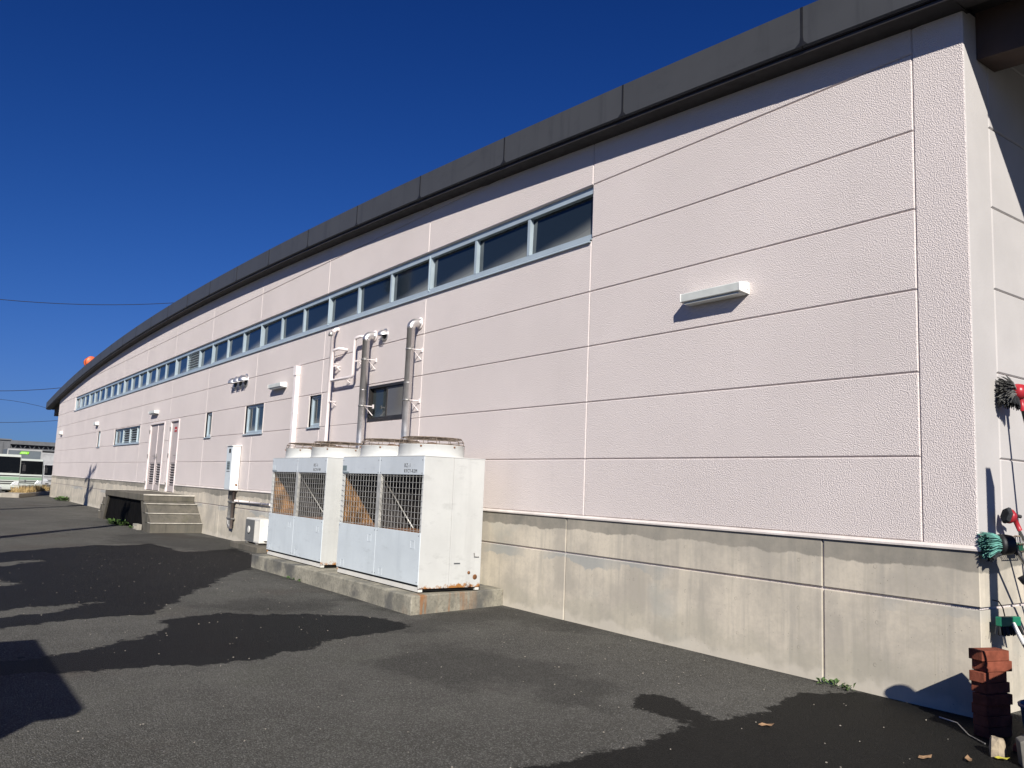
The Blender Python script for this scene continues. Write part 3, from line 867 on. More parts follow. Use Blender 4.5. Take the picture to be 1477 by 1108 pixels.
# meter cabinet
r = empty('meter_cabinet', (-15.04, 0, B - .02)); h = .95
MB().box(-.195, .195, -.185, -.012, 0, h).build('cabinet', 'white_plastic', r, .006)
MB().prism([(-.215, h), (-.185 - .03, h + .012), (0, h + .03), (0, h)], -.21, .21, 'x').build('rain_hood', 'white_plastic', r)
MB().box(-.185, .185, -.193, -.1855, .02, h - .03).build('cabinet_door', 'unit_front', r, .002)
MB().box(-.03, .09, -.197, -.1935, .80, .89).build('meter_window', 'black', r)
MB().box(-.10, .10, -.197, -.1935, .44, .62).build('meter_window', 'emblem', r)
for k in range(3): MB().box(-.09, .09, -.200, -.1972, .46 + k * .055, .475 + k * .055).build('scale_bar', 'letter_grey', r)
MB().box(-.1, .11, -.197, -.1935, .395, .41).build('label_strip', 'letter_grey', r)
m = MB(); m.lathe([(0, .0), (.022, 0), (.022, .012), (.012, .02), (0, .02)], (.1955, -.06, .12), 10, M=Matrix.Rotation(R(90), 3, 'Y')); m.build('rusty_bolt', 'rust_dark', r)
for k, x_ in enumerate((-.12, -.04, .04, .12)):
    MB().tube([(x_, -.07, .004), (x_, -.07, -.72), (x_ * .6, -.06, -.80)], .024 if k != 3 else .03, 10).build('conduit', 'galv' if k < 3 else 'conduit_brown', r)
for z_ in (-.25, -.6): MB().box(-.16, .16, -.1, -.006, z_ - .015, z_ + .015).build('strap', 'galv', r)
tag(r, 'slim white meter cabinet with grey conduits below, on the pink wall', 'meter cabinet')

r = empty('pipe_trunking', (-13.9, -.004, B - .24))
m = MB(); m.tube([(-1.15, -.03, .0), (1.15, -.03, .0)], .024, 10); m.tube([(-1.14, -.03, .005), (-1.14, -.03, .24)], .022, 10); m.build('pipe', 'pvc_white', r)
for x_ in (-.7, .0, .7): MB().box(x_ - .012, x_ + .012, -.058, -.001, -.028, .028).build('pipe_clip', 'galv', r)
tag(r, 'white pipe running level along the concrete base beside the meter cabinet', 'pipe')

# small air conditioner on its pad
MB().box(-13.55, -11.95, -.50, -.006, -.08, .095).build('equipment_pad', 'concrete_step', None, .008)
o = bpy.data.objects['equipment_pad']; tag(o, 'low rough concrete pad under the small air conditioner', 'pad')
r = empty('air_conditioner', (-12.85, -.17, .097)); w, d, h = .40, .135, .48
MB().box(-w, w, -d, d, .03, h).build('casing', 'ivory_metal', r, .012)
for s in (-1, 1): MB().box(s * .28 - .03, s * .28 + .03, -d - .02, d + .02, 0, .03).build('foot', 'galv', r)
MB().box(-w + .02, -w + .50, -d - .006, -d - .001, .05, h - .03).build('fan_opening', 'black', r)
m = MB()
for k in range(15): x_ = -w + .03 + k * .0335; m.box(x_, x_ + .010, -d - .016, -d - .008, .05, h - .03)
for k in range(7): z_ = .07 + k * .06; m.box(-w + .02, -w + .50, -d - .012, -d - .0095, z_, z_ + .006)
stuff(m.build('grille', 'letter_grey', r))
MB().lathe([(0, .0), (.07, 0), (.07, -.012), (.05, -.015), (0, -.015)], (-w + .25, -d - .0165, h / 2 + .02), 16, M=Matrix.Rotation(R(-90), 3, 'X')).build('fan_hub_cover', 'ivory_metal', r)
for k in range(5): x_ = w - .26 + k * .05; MB().box(x_, x_ + .012, -d - .005, -d - .001, .06, h - .04).build('pressed_rib', 'ivory_metal', r)
MB().box(w + .001, w + .05, -.05, .1, .08, .42).build('valve_cover', 'white_plastic', r, .01)
MB().box(w + .0505, w + .054, .0, .06, .34, .36).build('handle_slot', 'black', r)
tag(r, 'small cream outdoor air conditioner with dark round grille, against the base', 'air conditioner')

# ------------------------------------------------------------------ chillers on their plinth
PT = B - .893
m = MB(); PF = [(-9.68, -1.365), (-4.675, -1.365), (-4.93, -.006), (-9.68, -.006)]
o = m.prism(PF, -.1, PT, 'z').build('plinth', 'concrete_rust', None, .012)
tag(o, 'rust-stained concrete plinth carrying both white chillers', 'plinth')

def chiller(x1, w, code, code2, label, emblem_dark):
    D = .80; H = 1.476
    r = empty('chiller', (x1 - w / 2, -.80, PT)); hw = w / 2; hd = D / 2
    F_ = -hd
    # skid
    for y_ in (F_ + .012, hd - .06): MB().box(-hw + .01, hw - .01, y_, y_ + .05, .012, .060).build('skid_rail', 'ivory_metal', r)
    for k in range(5): MB().box(-hw + .06 + k * (w - .24) / 4, -hw + .16 + k * (w - .24) / 4, F_ + .03, hd - .03, .0, .012).build('rubber_mount', 'black', r)
    MB().box(-hw + .03, hw - .03, F_ + .07, hd - .07, .02, .08).build('base_pan', 'cavity', r)
    zb, gl, gh = .085, .635, 1.262
    # side panels with a seam
    for s in (-1, 1):
        xa, xb = (hw - .018, hw) if s > 0 else (-hw, -hw + .018)
        ys = F_ + D * .48
        MB().box(xa, xb, F_ + .003, ys - .0015, zb - .04, H - .012).build('side_panel', 'unit_white', r, .003)
        MB().box(xa, xb, ys + .0015, hd - .003, zb - .04, H - .012).build('side_panel', 'unit_white', r, .003)
    MB().box(-hw + .02, hw - .02, hd - .02, hd - .004, zb, H - .012).build('rear_panel', 'unit_white', r)
    MB().box(-hw - .002, hw + .002, F_ - .001, hd + .002, H - .011, H).build('top_panel', 'unit_white', r, .004)
    # header and lower panels, two bays
    for s in (-1, 1):
        xa, xb = (-hw + .001, -.002) if s < 0 else (.002, hw - .001)
        MB().box(xa, xb, F_ - .004, F_ + .014, gh, H - .012).build('header_panel', 'unit_head', r, .003)
        MB().box(xa, xb, F_ - .004, F_ + .014, zb, gl).build('front_panel', 'unit_front', r, .003)
        # flush catches pressed in the panels
        for (cx, cz) in ((xb - .16, gl - .13), (xa + .16, zb + .06)):
            m = MB()
            for (dx0, dx1, dz0, dz1) in ((-.045, .045, .040, .044), (-.045, .045, -.044, -.040), (-.045, -.041, -.04, .04), (.041, .045, -.04, .04)): m.box(cx + dx0, cx + dx1, F_ - .0065, F_ - .0042, cz + dz0, cz + dz1)
            m.build('catch', 'unit_head', r)
        for cx in (xa + .03, xb - .03):
            for cz in (gh + .02, gl - .03, zb + .03, H - .05): MB().lathe([(0, 0), (.006, 0), (.006, .002)], (cx, F_ - .0075, cz), 6, M=Matrix.Rotation(R(-90), 3, 'X')).build('screw', 'letter_grey', r)
    MB().box(-.045, .045, F_ - .003, F_ + .03, gl, gh).build('centre_post', 'wire_grey', r)
    for s in (-1, 1): MB().box(s * (hw - .030) - .011, s * (hw - .030) + .011, F_ + .006, F_ + .03, gl, gh).build('corner_post', 'unit_white', r)
    # inside: coil bank slanting back, fins, rusty side plate
    za, zb_, ya, yb = gh, gl - .02, F_ + .05, F_ + .50
    MB().quad((-hw + .02, ya, za), (hw - .02, ya, za), (hw - .02, yb, zb_), (-hw + .02, yb, zb_)).build('coil_bank', 'cavity', r)
    m = MB(); nf = 58
    for k in range(nf):
        x_ = -hw + .03 + k * (w - .06) / (nf - 1)
        m.add([(x_ - .004, ya - .015, za), (x_ + .004, ya - .015, za), (x_ + .004, yb - .015, zb_), (x_ - .004, yb - .015, zb_), (x_ - .004, ya + .005, za), (x_ + .004, ya + .005, za), (x_ + .004, yb + .005, zb_), (x_ - .004, yb + .005, zb_)],
              [(0, 1, 2, 3), (0, 3, 7, 4), (1, 5, 6, 2)])
    stuff(m.build('coil_fins', 'coil', r))
    MB().prism([(F_ + .03, gh - .004), (F_ + .03, gl), (yb - .016, gl), (F_ + .052, gh - .004)], -hw + .0185, -hw + .022, 'x').build('rusty_side_plate', 'rust', r)
    MB().box(-hw + .02, hw - .02, F_ + .03, yb, gl - .02, gl - .005).build('drip_tray', 'rust_dark', r)
    for x_ in (.055,): MB().tube([(x_, F_ + .035, gh - .06), (x_, yb - .04, gl + .0)], .008, 6).build('diagonal_bar', 'wire_grey', r)
    MB().prism([(F_ + .04, gh - .08), (F_ + .04, gl), (yb - .06, gl)], -.004, .004, 'x').build('centre_plate', 'coil', r)
    # wire grille
    m = MB()
    for s in (-1, 1):
        xa, xb = (-hw + .012, -.05) if s < 0 else (.05, hw - .012)
        n = 14
        for k in range(n):
            x_ = xa + k * (xb - xa) / (n - 1); m.tube([(x_, F_ + .004, gl + .004), (x_, F_ + .004, gh - .004)], .0022, 5, smooth=False)
        n = 10
        for k in range(n):
            z_ = gl + .02 + k * (gh - gl - .04) / (n - 1); m.tube([(xa - .01, F_ - .001, z_), (xb + .01, F_ - .001, z_)], .0022, 5, smooth=False)
    stuff(m.build('wire_grille', 'wire_grey', r))
    # fans
    for cx in (-hw * .48, hw * .48):
        MB().lathe([(.40, 0), (.392, .012), (.386, .03), (.385, .130), (.390, .138), (.378, .138), (.372, .128), (.372, .0)], (cx, 0, H), 48).build('fan_shroud', 'unit_white', r)
        MB().lathe([(0, .03), (.372, .03)], (cx, 0, H), 32).build('fan_well', 'cavity', r)
        m = MB()
        for k in range(4):
            a = k * math.pi / 2 + .4; ca, sa = math.cos(a), math.sin(a)
            m.add([(cx + .06 * ca - .03 * sa, .06 * sa + .03 * ca, H + .06), (cx + .06 * ca + .03 * sa, .06 * sa - .03 * ca, H + .10), (cx + .34 * ca + .10 * sa, .34 * sa - .10 * ca, H + .11), (cx + .34 * ca - .10 * sa, .34 * sa + .10 * ca, H + .06)], [(0, 1, 2, 3)])
        m.build('fan_blades', 'coil', r)
        MB().lathe([(.07, .06), (.07, .15), (.05, .175), (0, .18)], (cx, 0, H), 14).build('fan_motor', 'rust_dark', r)
        m = MB()
        def ring(rad, z_, t): m.tube([(cx + rad * math.cos(2 * math.pi * k / 36), rad * math.sin(2 * math.pi * k / 36), z_) for k in range(37)], t, 5, False)
        ring(.383, H + .145, .005); ring(.375, H + .185, .004); ring(.345, H + .222, .006)
        for q in (.28, .21, .14, .08): ring(q, H + .226, .004)
        for k in range(16):
            a = 2 * math.pi * k / 16; ca, sa = math.cos(a), math.sin(a)
            m.tube([(cx + .384 * ca, .384 * sa, H + .13), (cx + .376 * ca, .376 * sa, H + .19), (cx + .35 * ca, .35 * sa, H + .222), (cx + .06 * ca, .06 * sa, H + .228)], .0035, 5)
        m.build('fan_guard', 'guard_rust', r)
        for k in range(6):
            a = 2 * math.pi * k / 6 + .2; MB().box(cx + .388 * math.cos(a) - .008, cx + .388 * math.cos(a) + .008, .388 * math.sin(a) - .008, .388 * math.sin(a) + .008, H + .11, H + .126).build('guard_clip', 'rust_dark', r)
    # lettering, emblem
    RX = Matrix.Rotation(R(90), 4, 'X')
    text_part(code, .060, 'letter_grey', r, Matrix.Translation((hw - .44, F_ - .0055, gh + .085)) @ RX, spacing=1.25)
    text_part(code2, .055, 'letter_grey', r, Matrix.Translation((hw - .44, F_ - .0055, gh + .025)) @ RX, spacing=1.2)
    MB().box(-hw + .012, -hw + .13, F_ - .0065, F_ - .0045, gh + .035, gh + .10).build('emblem', 'emblem' if emblem_dark else 'unit_front', r)
    MB().box(-hw + .012, -hw + .20, F_ - .0065, F_ - .0045, gh + .008, gh + .022).build('emblem', 'emblem', r)
    # small stains, plate and pipe stub on the end panel
    MB().box(hw + .0005, hw + .0025, hd - .36, hd - .28, .30, .315).build('rating_plate', 'letter_grey', r)
    MB().lathe([(0, .0), (.018, 0), (.018, .004), (0, .006)], (hw + .0005, hd - .16, .205), 10, M=Matrix.Rotation(R(90), 3, 'Y')).build('rusty_bolt', 'rust_dark', r)
    MB().lathe([(0, .004), (.026, .004), (.03, 0)], (hw + .0005, hd - .075, .155), 12, M=Matrix.Rotation(R(90), 3, 'Y')).build('rusted_knockout', 'rust_dark', r)
    m = MB(); m.tube([(hw + .004, hd - .10, .42), (hw + .012, hd - .10, .38), (hw + .012, hd - .04, .38)], .005, 6); m.build('latch', 'galv', r)
    tag(r, label, 'chiller', 'white chillers on the plinth')
    return r
chiller(-4.84, 2.10, 'RZ-1', 'RYCY-R2M', 'white chiller with rust along its end panel, at the open end of the plinth', True)
chiller(-7.455, 2.06, 'RC-1', 'RCY-P-M', 'white chiller at the end of the plinth next to the small air conditioner', False)

# ------------------------------------------------------------------ landing with steps at both ends
plain('nosing', (.46, .43, .37), .85, 0, .25, 6)
def landing():
    y0, y1 = -1.18, -.006
    top = B - .235
    r = empty('landing', (-20.6, -.6, 0)); ox, oy = 20.6, .6
    rise = top / 4
    # front profile (x,z): stepped both ends, slanted opening
    XR = -18.15; XLf = -23.0; tr = .29
    def build(pr, a, b, name): MB().prism([(x + ox, z) for x, z in pr], a + oy, b + oy, 'y').build(name, 'nosing' if name == 'tread_nosing' else 'concrete_step', r, .004 if name == 'tread_nosing' else .008)
    build([(XLf, top - .15), (XLf, top), (XR, top), (XR, top - .15)], y0, y1, 'deck')
    for s in (1, -1):
        xe = XR if s > 0 else XLf
        for k in range(1, 4):
            zt = top - rise * k; xa = xe + s * tr * (k - 1); xb = xe + s * tr * k
            build(sorted([(xa, zt), (xb, zt)]) [::-1] + [(min(xa, xb), zt - rise + (0.0 if k < 3 else -rise * .1 + .0)), (max(xa, xb), zt - rise + (0.0 if k < 3 else -rise * .1))], y0 + .004 * k, y1, 'step')
            build([(min(xa, xb) , zt), (max(xa, xb) + (.02 if s > 0 else 0), zt), (max(xa, xb) + (.02 if s > 0 else 0), zt + .016), (min(xa, xb), zt + .016)], y0 + .01, y1, 'tread_nosing')
        build([(xe - .02 if s > 0 else xe, top - .02), (xe + (.02 if s > 0 else .02), top - .02), (xe + .02, top + .012), (xe - .02, top + .012)], y0 - .006, y1, 'tread_nosing')
        # slanting leg under each end
        build([(xe, top - .151), (xe - s * .36, top - .151), (xe + s * .15, -.05), (xe + s * (tr * 3 - .02), -.05), (xe + s * (tr * 3 - .02), rise * .95), (xe + s * tr * 2, rise * 1.95), (xe + s * tr, rise * 2.9)], y0 + .02, y1, 'leg')
    c0 = top - .155
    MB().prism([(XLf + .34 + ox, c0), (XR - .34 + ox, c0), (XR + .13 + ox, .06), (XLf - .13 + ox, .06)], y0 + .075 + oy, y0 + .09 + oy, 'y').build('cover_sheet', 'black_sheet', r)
    tag(r, 'weathered concrete landing with steps at both ends, before the doors', 'landing')
landing()
MB().box(-22.6, -18.6, -1.05, -.02, -.05, .012).build('soil_bed', 'concrete_step'); struct(bpy.data.objects['soil_bed'])
r = empty('hollow_block', (-18.55, -1.22, 0)); V, F = cell_mesh(-.28, .16, 0, .13, [(-.24, -.15, .03, .10), (-.09, 0, .03, .10), (.05, .13, .03, .10)], .003, .11, main_T)
bm_ = MB(); bm_.add(V, F); bm_.build('block', 'concrete_plain', r); MB().box(-.27, .15, .09, .108, .01, .12).build('block_web', 'cavity', r)
tag(r, 'hollow concrete block lying at the foot of the landing', 'block')

# ------------------------------------------------------------------ plants
def plant(name, loc, n, size, spread, mat, label, cat='weed', up_=.6, seed=1, flat=1.):
    rnd = random.Random(seed); m = MB()
    for k in range(n):
        a = rnd.uniform(0, 2 * math.pi); rr = spread * math.sqrt(rnd.random())
        b = Vector((rr * math.cos(a), rr * math.sin(a) * flat, rnd.uniform(0, .3) * size))
        dr = Vector((math.cos(a + rnd.uniform(-1, 1)), math.sin(a + rnd.uniform(-1, 1)), rnd.uniform(.1, 1) * up_ * 2)).normalized()
        sd_ = dr.cross(Vector((0, 0, 1))).normalized(); L = size * rnd.uniform(.5, 1.1); w_ = L * rnd.uniform(.14, .24)
        dn = Vector((0, 0, -L * .18))
        m.add([b, b + dr * L * .5 - sd_ * w_ + Vector((0, 0, .1 * L)), b + dr * L + dn, b + dr * L * .5 + sd_ * w_ + Vector((0, 0, .1 * L)), b + dr * L * .5 + Vector((0, 0, .05 * L))], [(0, 1, 4), (1, 2, 4), (2, 3, 4), (3, 0, 4)])
    o = m.build(name, mat, None, loc=loc); tag(o, label, cat)
    return o
plant('weed', (-.64, -.05, .0), 46, .065, .14, 'leaf_green', 'small green weed at the foot of the upright groove in the base', seed=3, flat=.35)
plant('weed', (-38.6, -.18, .0), 160, .24, 1.1, 'leaf_green', 'low green weeds along the base near the far corner', seed=5, flat=.2)
plant('weed', (-20.4, -1.26, .0), 170, .19, .55, 'leaf_green', 'green weeds growing before the opening under the landing', seed=6, flat=.3)
plant('weed', (-18.95, -1.2, .0), 40, .09, .22, 'leaf_green', 'small weed next to the hollow block', seed=8, flat=.3)
plant('weed', (-7.9, -1.40, .0), 30, .06, .35, 'leaf_green', 'thin moss and weeds along the plinth foot', seed=9, flat=.08)

# fallen leaves and chips
def leaf(loc, s, mat, label, rz):
    m = MB(); V = []; n = 8
    pts = [(-1, 0, .15), (-.5, .42, .32), (.1, .5, .2), (.7, .3, .35), (1.1, 0, .55), (.7, -.32, .2), (.1, -.5, .3), (-.5, -.4, .1)]
    m.add([(p[0] * s, p[1] * s, p[2] * s) for p in pts] + [(0, 0, .04 * s)], [(i, (i + 1) % 8, 8) for i in range(8)], True)
    o = m.build('fallen_leaf', mat, None, loc=loc); o.rotation_euler.z = rz; tag(o, label, 'leaf')
leaf((-.21, -1.44, .008), .045, 'leaf_dry', 'curled pale brown leaf on the wet asphalt away from the wall', .6)
leaf((.735, -.978, .008), .035, 'leaf_dry', 'brown leaf by the broken stone near the corner', 2.1)
leaf((.60, -1.17, .008), .04, 'leaf_dry', 'pair-like curled brown leaf on the wet asphalt near the corner', 1.1)
leaf((.825, -.80, .010), .035, 'leaf_yellow', 'yellow leaf beside the broken stone', .3)
m = MB(); rnd = random.Random(4)
for k in range(420):
    while True:
        x_, y_ = rnd.uniform(-12, 1), rnd.uniform(-5.2, -.1)
        if not (-9.8 < x_ < -4.6 and y_ > -1.45): break
    s_ = rnd.uniform(.0015, .0045); a = rnd.uniform(0, 3)
    ca, sa = math.cos(a) * s_, math.sin(a) * s_
    m.obox((x_, y_, .007), (ca, sa, 0), (-sa * .7, ca * .7, 0), (0, 0, s_ * .5))
o = stuff(m.build('grit', 'concrete_plain')); tag(o, 'pale grit scattered over the asphalt', 'grit')

# ------------------------------------------------------------------ things at the corner
# brick stack
bmsh = MB().box(-.05, .05, -.1025, .1025, 0, .0605).mesh('brick'); bmsh.materials.append(MAT['brick'])
rnd = random.Random(11)
for k in range(8):
    o = bpy.data.objects.new('brick', bmsh); col.objects.link(o)
    jx = rnd.uniform(-.012, .012); jy = rnd.uniform(-.012, .012)
    if k == 6: jx, jy = -.004, .02
    if k == 5: jx, jy = -.016, -.008
    o.location = (.568 + jx, -.318 + jy, .0625 * k + .002); o.rotation_euler.z = R(-15) + rnd.uniform(-.09, .09)
    b_ = o.modifiers.new('bevel', 'BEVEL'); b_.width = .003; b_.segments = 2
    tag(o, ['lowest brick of the stack, on the ground', 'second brick from the bottom of the stack', 'third brick from the bottom of the stack', 'fourth brick from the bottom of the stack', 'fourth brick from the top of the stack', 'third brick from the top, half in shade', 'second brick from the top of the stack', 'topmost red brick of the stack at the corner'][k], 'brick', 'stacked red bricks')

def bristles(m, c, axis, n, L, rad, spread, seed=1, w=.006, droop=0.):
    rnd = random.Random(seed); ax = Vector(axis).normalized()
    e1 = ax.cross(Vector((0, 0, 1))); e1 = e1.normalized() if e1.length > .05 else Vector((1, 0, 0)); e2 = ax.cross(e1).normalized()
    for k in range(n):
        a = rnd.uniform(0, 2 * math.pi); q = math.sqrt(rnd.random())
        b = Vector(c) + rad * q * (math.cos(a) * e1 + math.sin(a) * e2)
        d = (ax + spread * q * (math.cos(a) * e1 + math.sin(a) * e2)).normalized(); l = L * rnd.uniform(.85, 1.1)
        t = b + d * l + Vector((0, 0, -droop * rnd.random()))
        mid = (b + t) / 2 + Vector((0, 0, .01))
        m.tube([b, mid, t], [w * .6, w, w * .7], 5, True)
def handle(m, a, b, r): m.tube([a, b], r, 10)

# grey-bristled wash brush with red head, leaning high on the return wall
def L_(O, x, y, z): return Vector((x, y, z + B)) - O
r = empty('wash_brush', (.85, .50, 0)); O = Vector((.85, .50, 0))
hd_ = L_(O, .478, .36, 1.06); ax = Vector((-.55, -.83, -.02)).normalized(); Mh = ax.to_track_quat('Z', 'Y').to_matrix()
m = MB(); bristles(m, hd_ + ax * .02, ax, 200, .095, .05, .95, 3, .0036, .012); m.build('bristles', 'grey_bristle', r)
m = MB(); bristles(m, hd_ + ax * .02 + Vector((0, 0, -.03)), ax + Vector((.3, .2, -1.2)), 110, .075, .035, .6, 4, .0036, .01); m.build('lower_bristles', 'dark_bristle', r)
MB().lathe([(0, -.075), (.036, -.070), (.054, -.045), (.056, -.01), (.042, .016), (0, .02)], hd_, 18, M=Mh).build('head', 'red_plastic', r)
m = MB(); handle(m, hd_ - ax * .03, hd_ + Vector((.03, .04, -.13)), .018); m.build('socket', 'red_plastic', r)
m = MB(); handle(m, hd_ + Vector((.025, .035, -.11)), Vector((0, 0, .01)), .011); m.build('handle', 'black', r)
tag(r, 'long-handled wash brush with red head and grey bristles leaning on the return wall', 'brush')

# red scrubber with dark sponge pad
r = empty('sponge_scrubber', (.85, .80, 0)); O = Vector((.85, .80, 0))
hd_ = L_(O, .462, .245, .213); ax = Vector((-.58, -.78, .25)).normalized(); Mh = ax.to_track_quat('Z', 'Y').to_matrix()
m = MB(); m.lathe([(0, .034), (.048, .034), (.056, .026), (.056, .010), (.04, .008)], hd_, 6, False, Mh @ Matrix.Rotation(.3, 3, 'Z')); m.build('sponge_pad', 'dark_bristle', r)
m = MB(); m.lathe([(.04, .008), (.050, .006), (.048, -.010), (.030, -.035), (.018, -.042), (0, -.042)], hd_, 20, True, Mh); m.build('head', 'red_plastic', r)
m = MB(); handle(m, hd_ - ax * .030, hd_ + Vector((.035, .06, -.09)), .016); m.build('socket', 'red_plastic', r)
m = MB(); handle(m, hd_ - ax * .02 + Vector((0, .0, .015)), hd_ + Vector((.04, .07, .0)), .012); m.build('hinge_knob', 'black', r)
m = MB(); handle(m, hd_ + Vector((.03, .05, -.08)), Vector((0, 0, .01)), .010); m.build('handle', 'alu_pole', r)
tag(r, 'red sponge scrubber on a metal pole leaning on the return wall', 'scrubber')

# teal wash brush
r = empty('car_wash_brush', (.78, 1.05, 0)); O = Vector((.78, 1.05, 0))
hd_ = L_(O, .490, .055, .030); ax = Vector((-.60, -.80, -.03)).normalized(); Mh = ax.to_track_quat('Z', 'Y').to_matrix()
m = MB(); bristles(m, hd_ + ax * .012, ax, 260, .11, .05, .42, 6, .0032, .008); m.build('bristles', 'teal_bristle', r)
m = MB(); bristles(m, hd_ + ax * .012 + Vector((0, 0, -.045)), ax + Vector((0, 0, -.2)), 90, .080, .028, .4, 7, .0032, .01); m.build('lower_bristles', 'dark_bristle', r)
MB().lathe([(0, .026), (.062, .026), (.068, .008), (.066, -.030), (.060, -.062), (.03, -.08), (0, -.08)], hd_, 22, True, Mh).build('head', 'black', r)
m = MB(); handle(m, hd_ - ax * .055, hd_ - ax * .085 + Vector((.01, .02, -.055)), .019); m.build('socket', 'black', r)
m = MB(); handle(m, hd_ - ax * .08 + Vector((.008, .016, -.045)), Vector((0, 0, .01)), .0115); m.build('handle', 'alu_pole', r)
tag(r, 'wash brush with teal bristles, black head and metal pole at the corner', 'brush')

# wire basket hanging on the wall, with a green pad
r = empty('wire_basket', (XC, .36, B + .03)); m = MB()
for z_ in (-.05, .0, .05):
    m.tube([(.005, -.11, z_), (.09, -.10, z_), (.09, .14, z_), (.005, .15, z_)], .0035, 5)
for k in range(9):
    y_ = -.10 + k * .03; m.tube([(.09, y_, .05), (.088, y_ + .02, -.05), (.01, y_ + .02, -.055)], .0025, 5)
for k in range(3): m.tube([(.02 + k * .035, -.108, .05), (.02 + k * .035, -.108, -.055)], .0025, 5)
m.build('wire_frame', 'guard_rust', r); MB().box(.02, .08, -.01, .11, -.05, .005).build('scouring_pad', 'green_plastic', r, .01)
tag(r, 'small wire basket with a green pad fixed to the return wall', 'basket')

# green deck broom
r = empty('green_broom', (.90, .02, 0)); O = Vector((.90, .02, 0))
c_ = L_(O, .47, .155, -.462); dx = Vector((.25, .97, 0)) * .092
MB().obox(c_, dx, Vector((.02, -.003, 0)), Vector((0, 0, .030))).build('head_block', 'green_plastic', r, .006)
m = MB(); rnd = random.Random(5)
for k in range(110):
    t = rnd.uniform(-1, 1); q = rnd.uniform(-.018, .018); b = c_ + dx * t * .96 + Vector((q, 0, -.028)); m.tube([b, b + Vector((q * .6 + .006, t * .012, -.05 - rnd.uniform(0, .012)))], .0035, 4, False)
stuff(m.build('bristles', 'dark_bristle', r))
m = MB(); handle(m, c_ + Vector((.02, .02, -.01)), c_ + Vector((.10, -.02, -.13)), .014); m.build('socket', 'white_plastic', r)
m = MB(); handle(m, c_ + Vector((.085, -.015, -.11)), Vector((0, 0, .008)), .012); m.build('handle', 'dark_bin', r)
m = MB(); m.tube([c_ + Vector((-.02, .0, .03)), c_ + Vector((-.03, .0, .08)), c_ + Vector((-.05, -.01, .12)), c_ + Vector((-.085, -.02, .125))], .004, 6); m.build('hanging_loop', 'wire_black', r)
tag(r, 'green deck broom with dark bristles hanging low on the return wall', 'broom')

# bucket, stones
r = empty('bucket', (.955, -.50, 0))
MB().lathe([(0, .006), (.105, .006), (.11, 0), (.115, .01), (.145, .26), (.155, .262), (.157, .275), (.150, .28), (.143, .272), (.112, .02), (0, .015)], (0, 0, 0), 36).build('pail', 'blue_plastic', r)
m = MB(); m.tube([(.156 * math.cos(a), .156 * math.sin(a), .255 - .10 * abs(math.sin(a))) for a in [i * math.pi / 12 for i in range(13)]], .004, 6); m.build('bail', 'galv', r)
tag(r, 'blue plastic bucket standing beside the brick stack', 'bucket')
def rock(name, loc, sz, mat, label, seed, rz=0):
    bm = bmesh.new(); bmesh.ops.create_icosphere(bm, subdivisions=2, radius=1)
    for v in bm.verts:
        p = v.co.copy(); n = Vector((round(p.x * 1.4) / 1.4, round(p.y * 1.3) / 1.3, round(p.z * 1.3) / 1.3)) * .5 + p * .5
        f = 1 + .22 * mnoise.noise(p * 1.7 + Vector((seed, 0, 0)))
        v.co = Vector((n.x * sz[0] * f, n.y * sz[1] * f, max(-.55, n.z) * sz[2] * f))
    me = bpy.data.meshes.new(name); bm.to_mesh(me); bm.free(); me.materials.append(MAT[mat])
    o = bpy.data.objects.new(name, me); col.objects.link(o); o.location = loc; o.rotation_euler.z = rz; tag(o, label, 'stone')
rock('broken_stone', (.775, -.735, .045), (.045, .05, .072), 'stone', 'tan broken stone standing between the bricks and the yellow leaf', 2, .5)
rock('broken_stone', (.80, -.52, .018), (.04, .03, .03), 'brick', 'small broken piece of red brick by the bucket', 5)
r = empty('kerb_block', (1.0, -.72, 0), R(35))
MB().prism([(-.11, 0), (-.085, 0), (-.07, .09), (.08, .10), (.085, 0), (.13, 0), (.13, .145), (.10, .165), (-.08, .15), (-.12, .13)], -.05, .05, 'y').build('arched_block', 'kerb_grey', r, .006)
tag(r, 'grey arched concrete block on the ground near the bucket', 'block')
r = empty('dropped_cable', (0, 0, 0)); m = MB(); m.tube([(.20, -.22, .008), (.35, -.30, .02), (.5, -.47, .008), (.64, -.58, .012)], .004, 6); m.build('cable', 'alu_pole', r); tag(r, 'thin pale wire lying on the ground along the base corner', 'wire')

# unseen things added outside the view to shade the corner
r = empty('unseen_bin', (1.50, -.655, 0), R(6))
MB().prism([(-.27, 0), (.27, 0), (.30, .74), (-.30, .74)], -.30, .30, 'y').build('body', 'dark_bin', r, .02)
MB().box(-.32, .32, -.32, .32, .74, .80).build('lid', 'dark_bin', r, .015); MB().box(-.1, .1, -.36, -.32, .76, .79).build('lid_handle', 'black', r, .006)
tag(r, 'unseen dark lidded bin added to shade the building corner', 'bin')
r = empty('unseen_post', (1.40, -.50, 0)); MB().prism([(-.04, 0), (.04, 0), (.04, 2.29), (-.04, 2.36)], -.035, .035, 'y').build('post', 'galv', r, .004); MB().box(-.09, .09, -.09, .09, 0, .012).build('base_plate', 'galv', r)
tag(r, 'unseen square post with a slanted top, added for its wall shadow', 'post')
r = empty('unseen_scoop', (1.17, -.83, 0))
m = MB(); m.tube([(0, 0, .01), (.03, .01, .86)], .014, 8); m.build('shaft', 'alu_pole', r)
m = MB(); m.tube([(.03 + .05 * math.cos(a) - .05, .01, .90 + .05 * math.sin(a)) for a in [i * 2 * math.pi / 14 for i in range(15)]], .011, 6, False); m.build('grip', 'black', r)
MB().lathe([(0, -.02), (.06, -.012), (.085, .0), (.06, .014), (0, .02)], (-.13, .01, .96), 16, M=Matrix.Rotation(R(12), 3, 'Y') @ Matrix.Diagonal((1.15, .6, 2.)).to_3x3()).build('scoop', 'black', r)
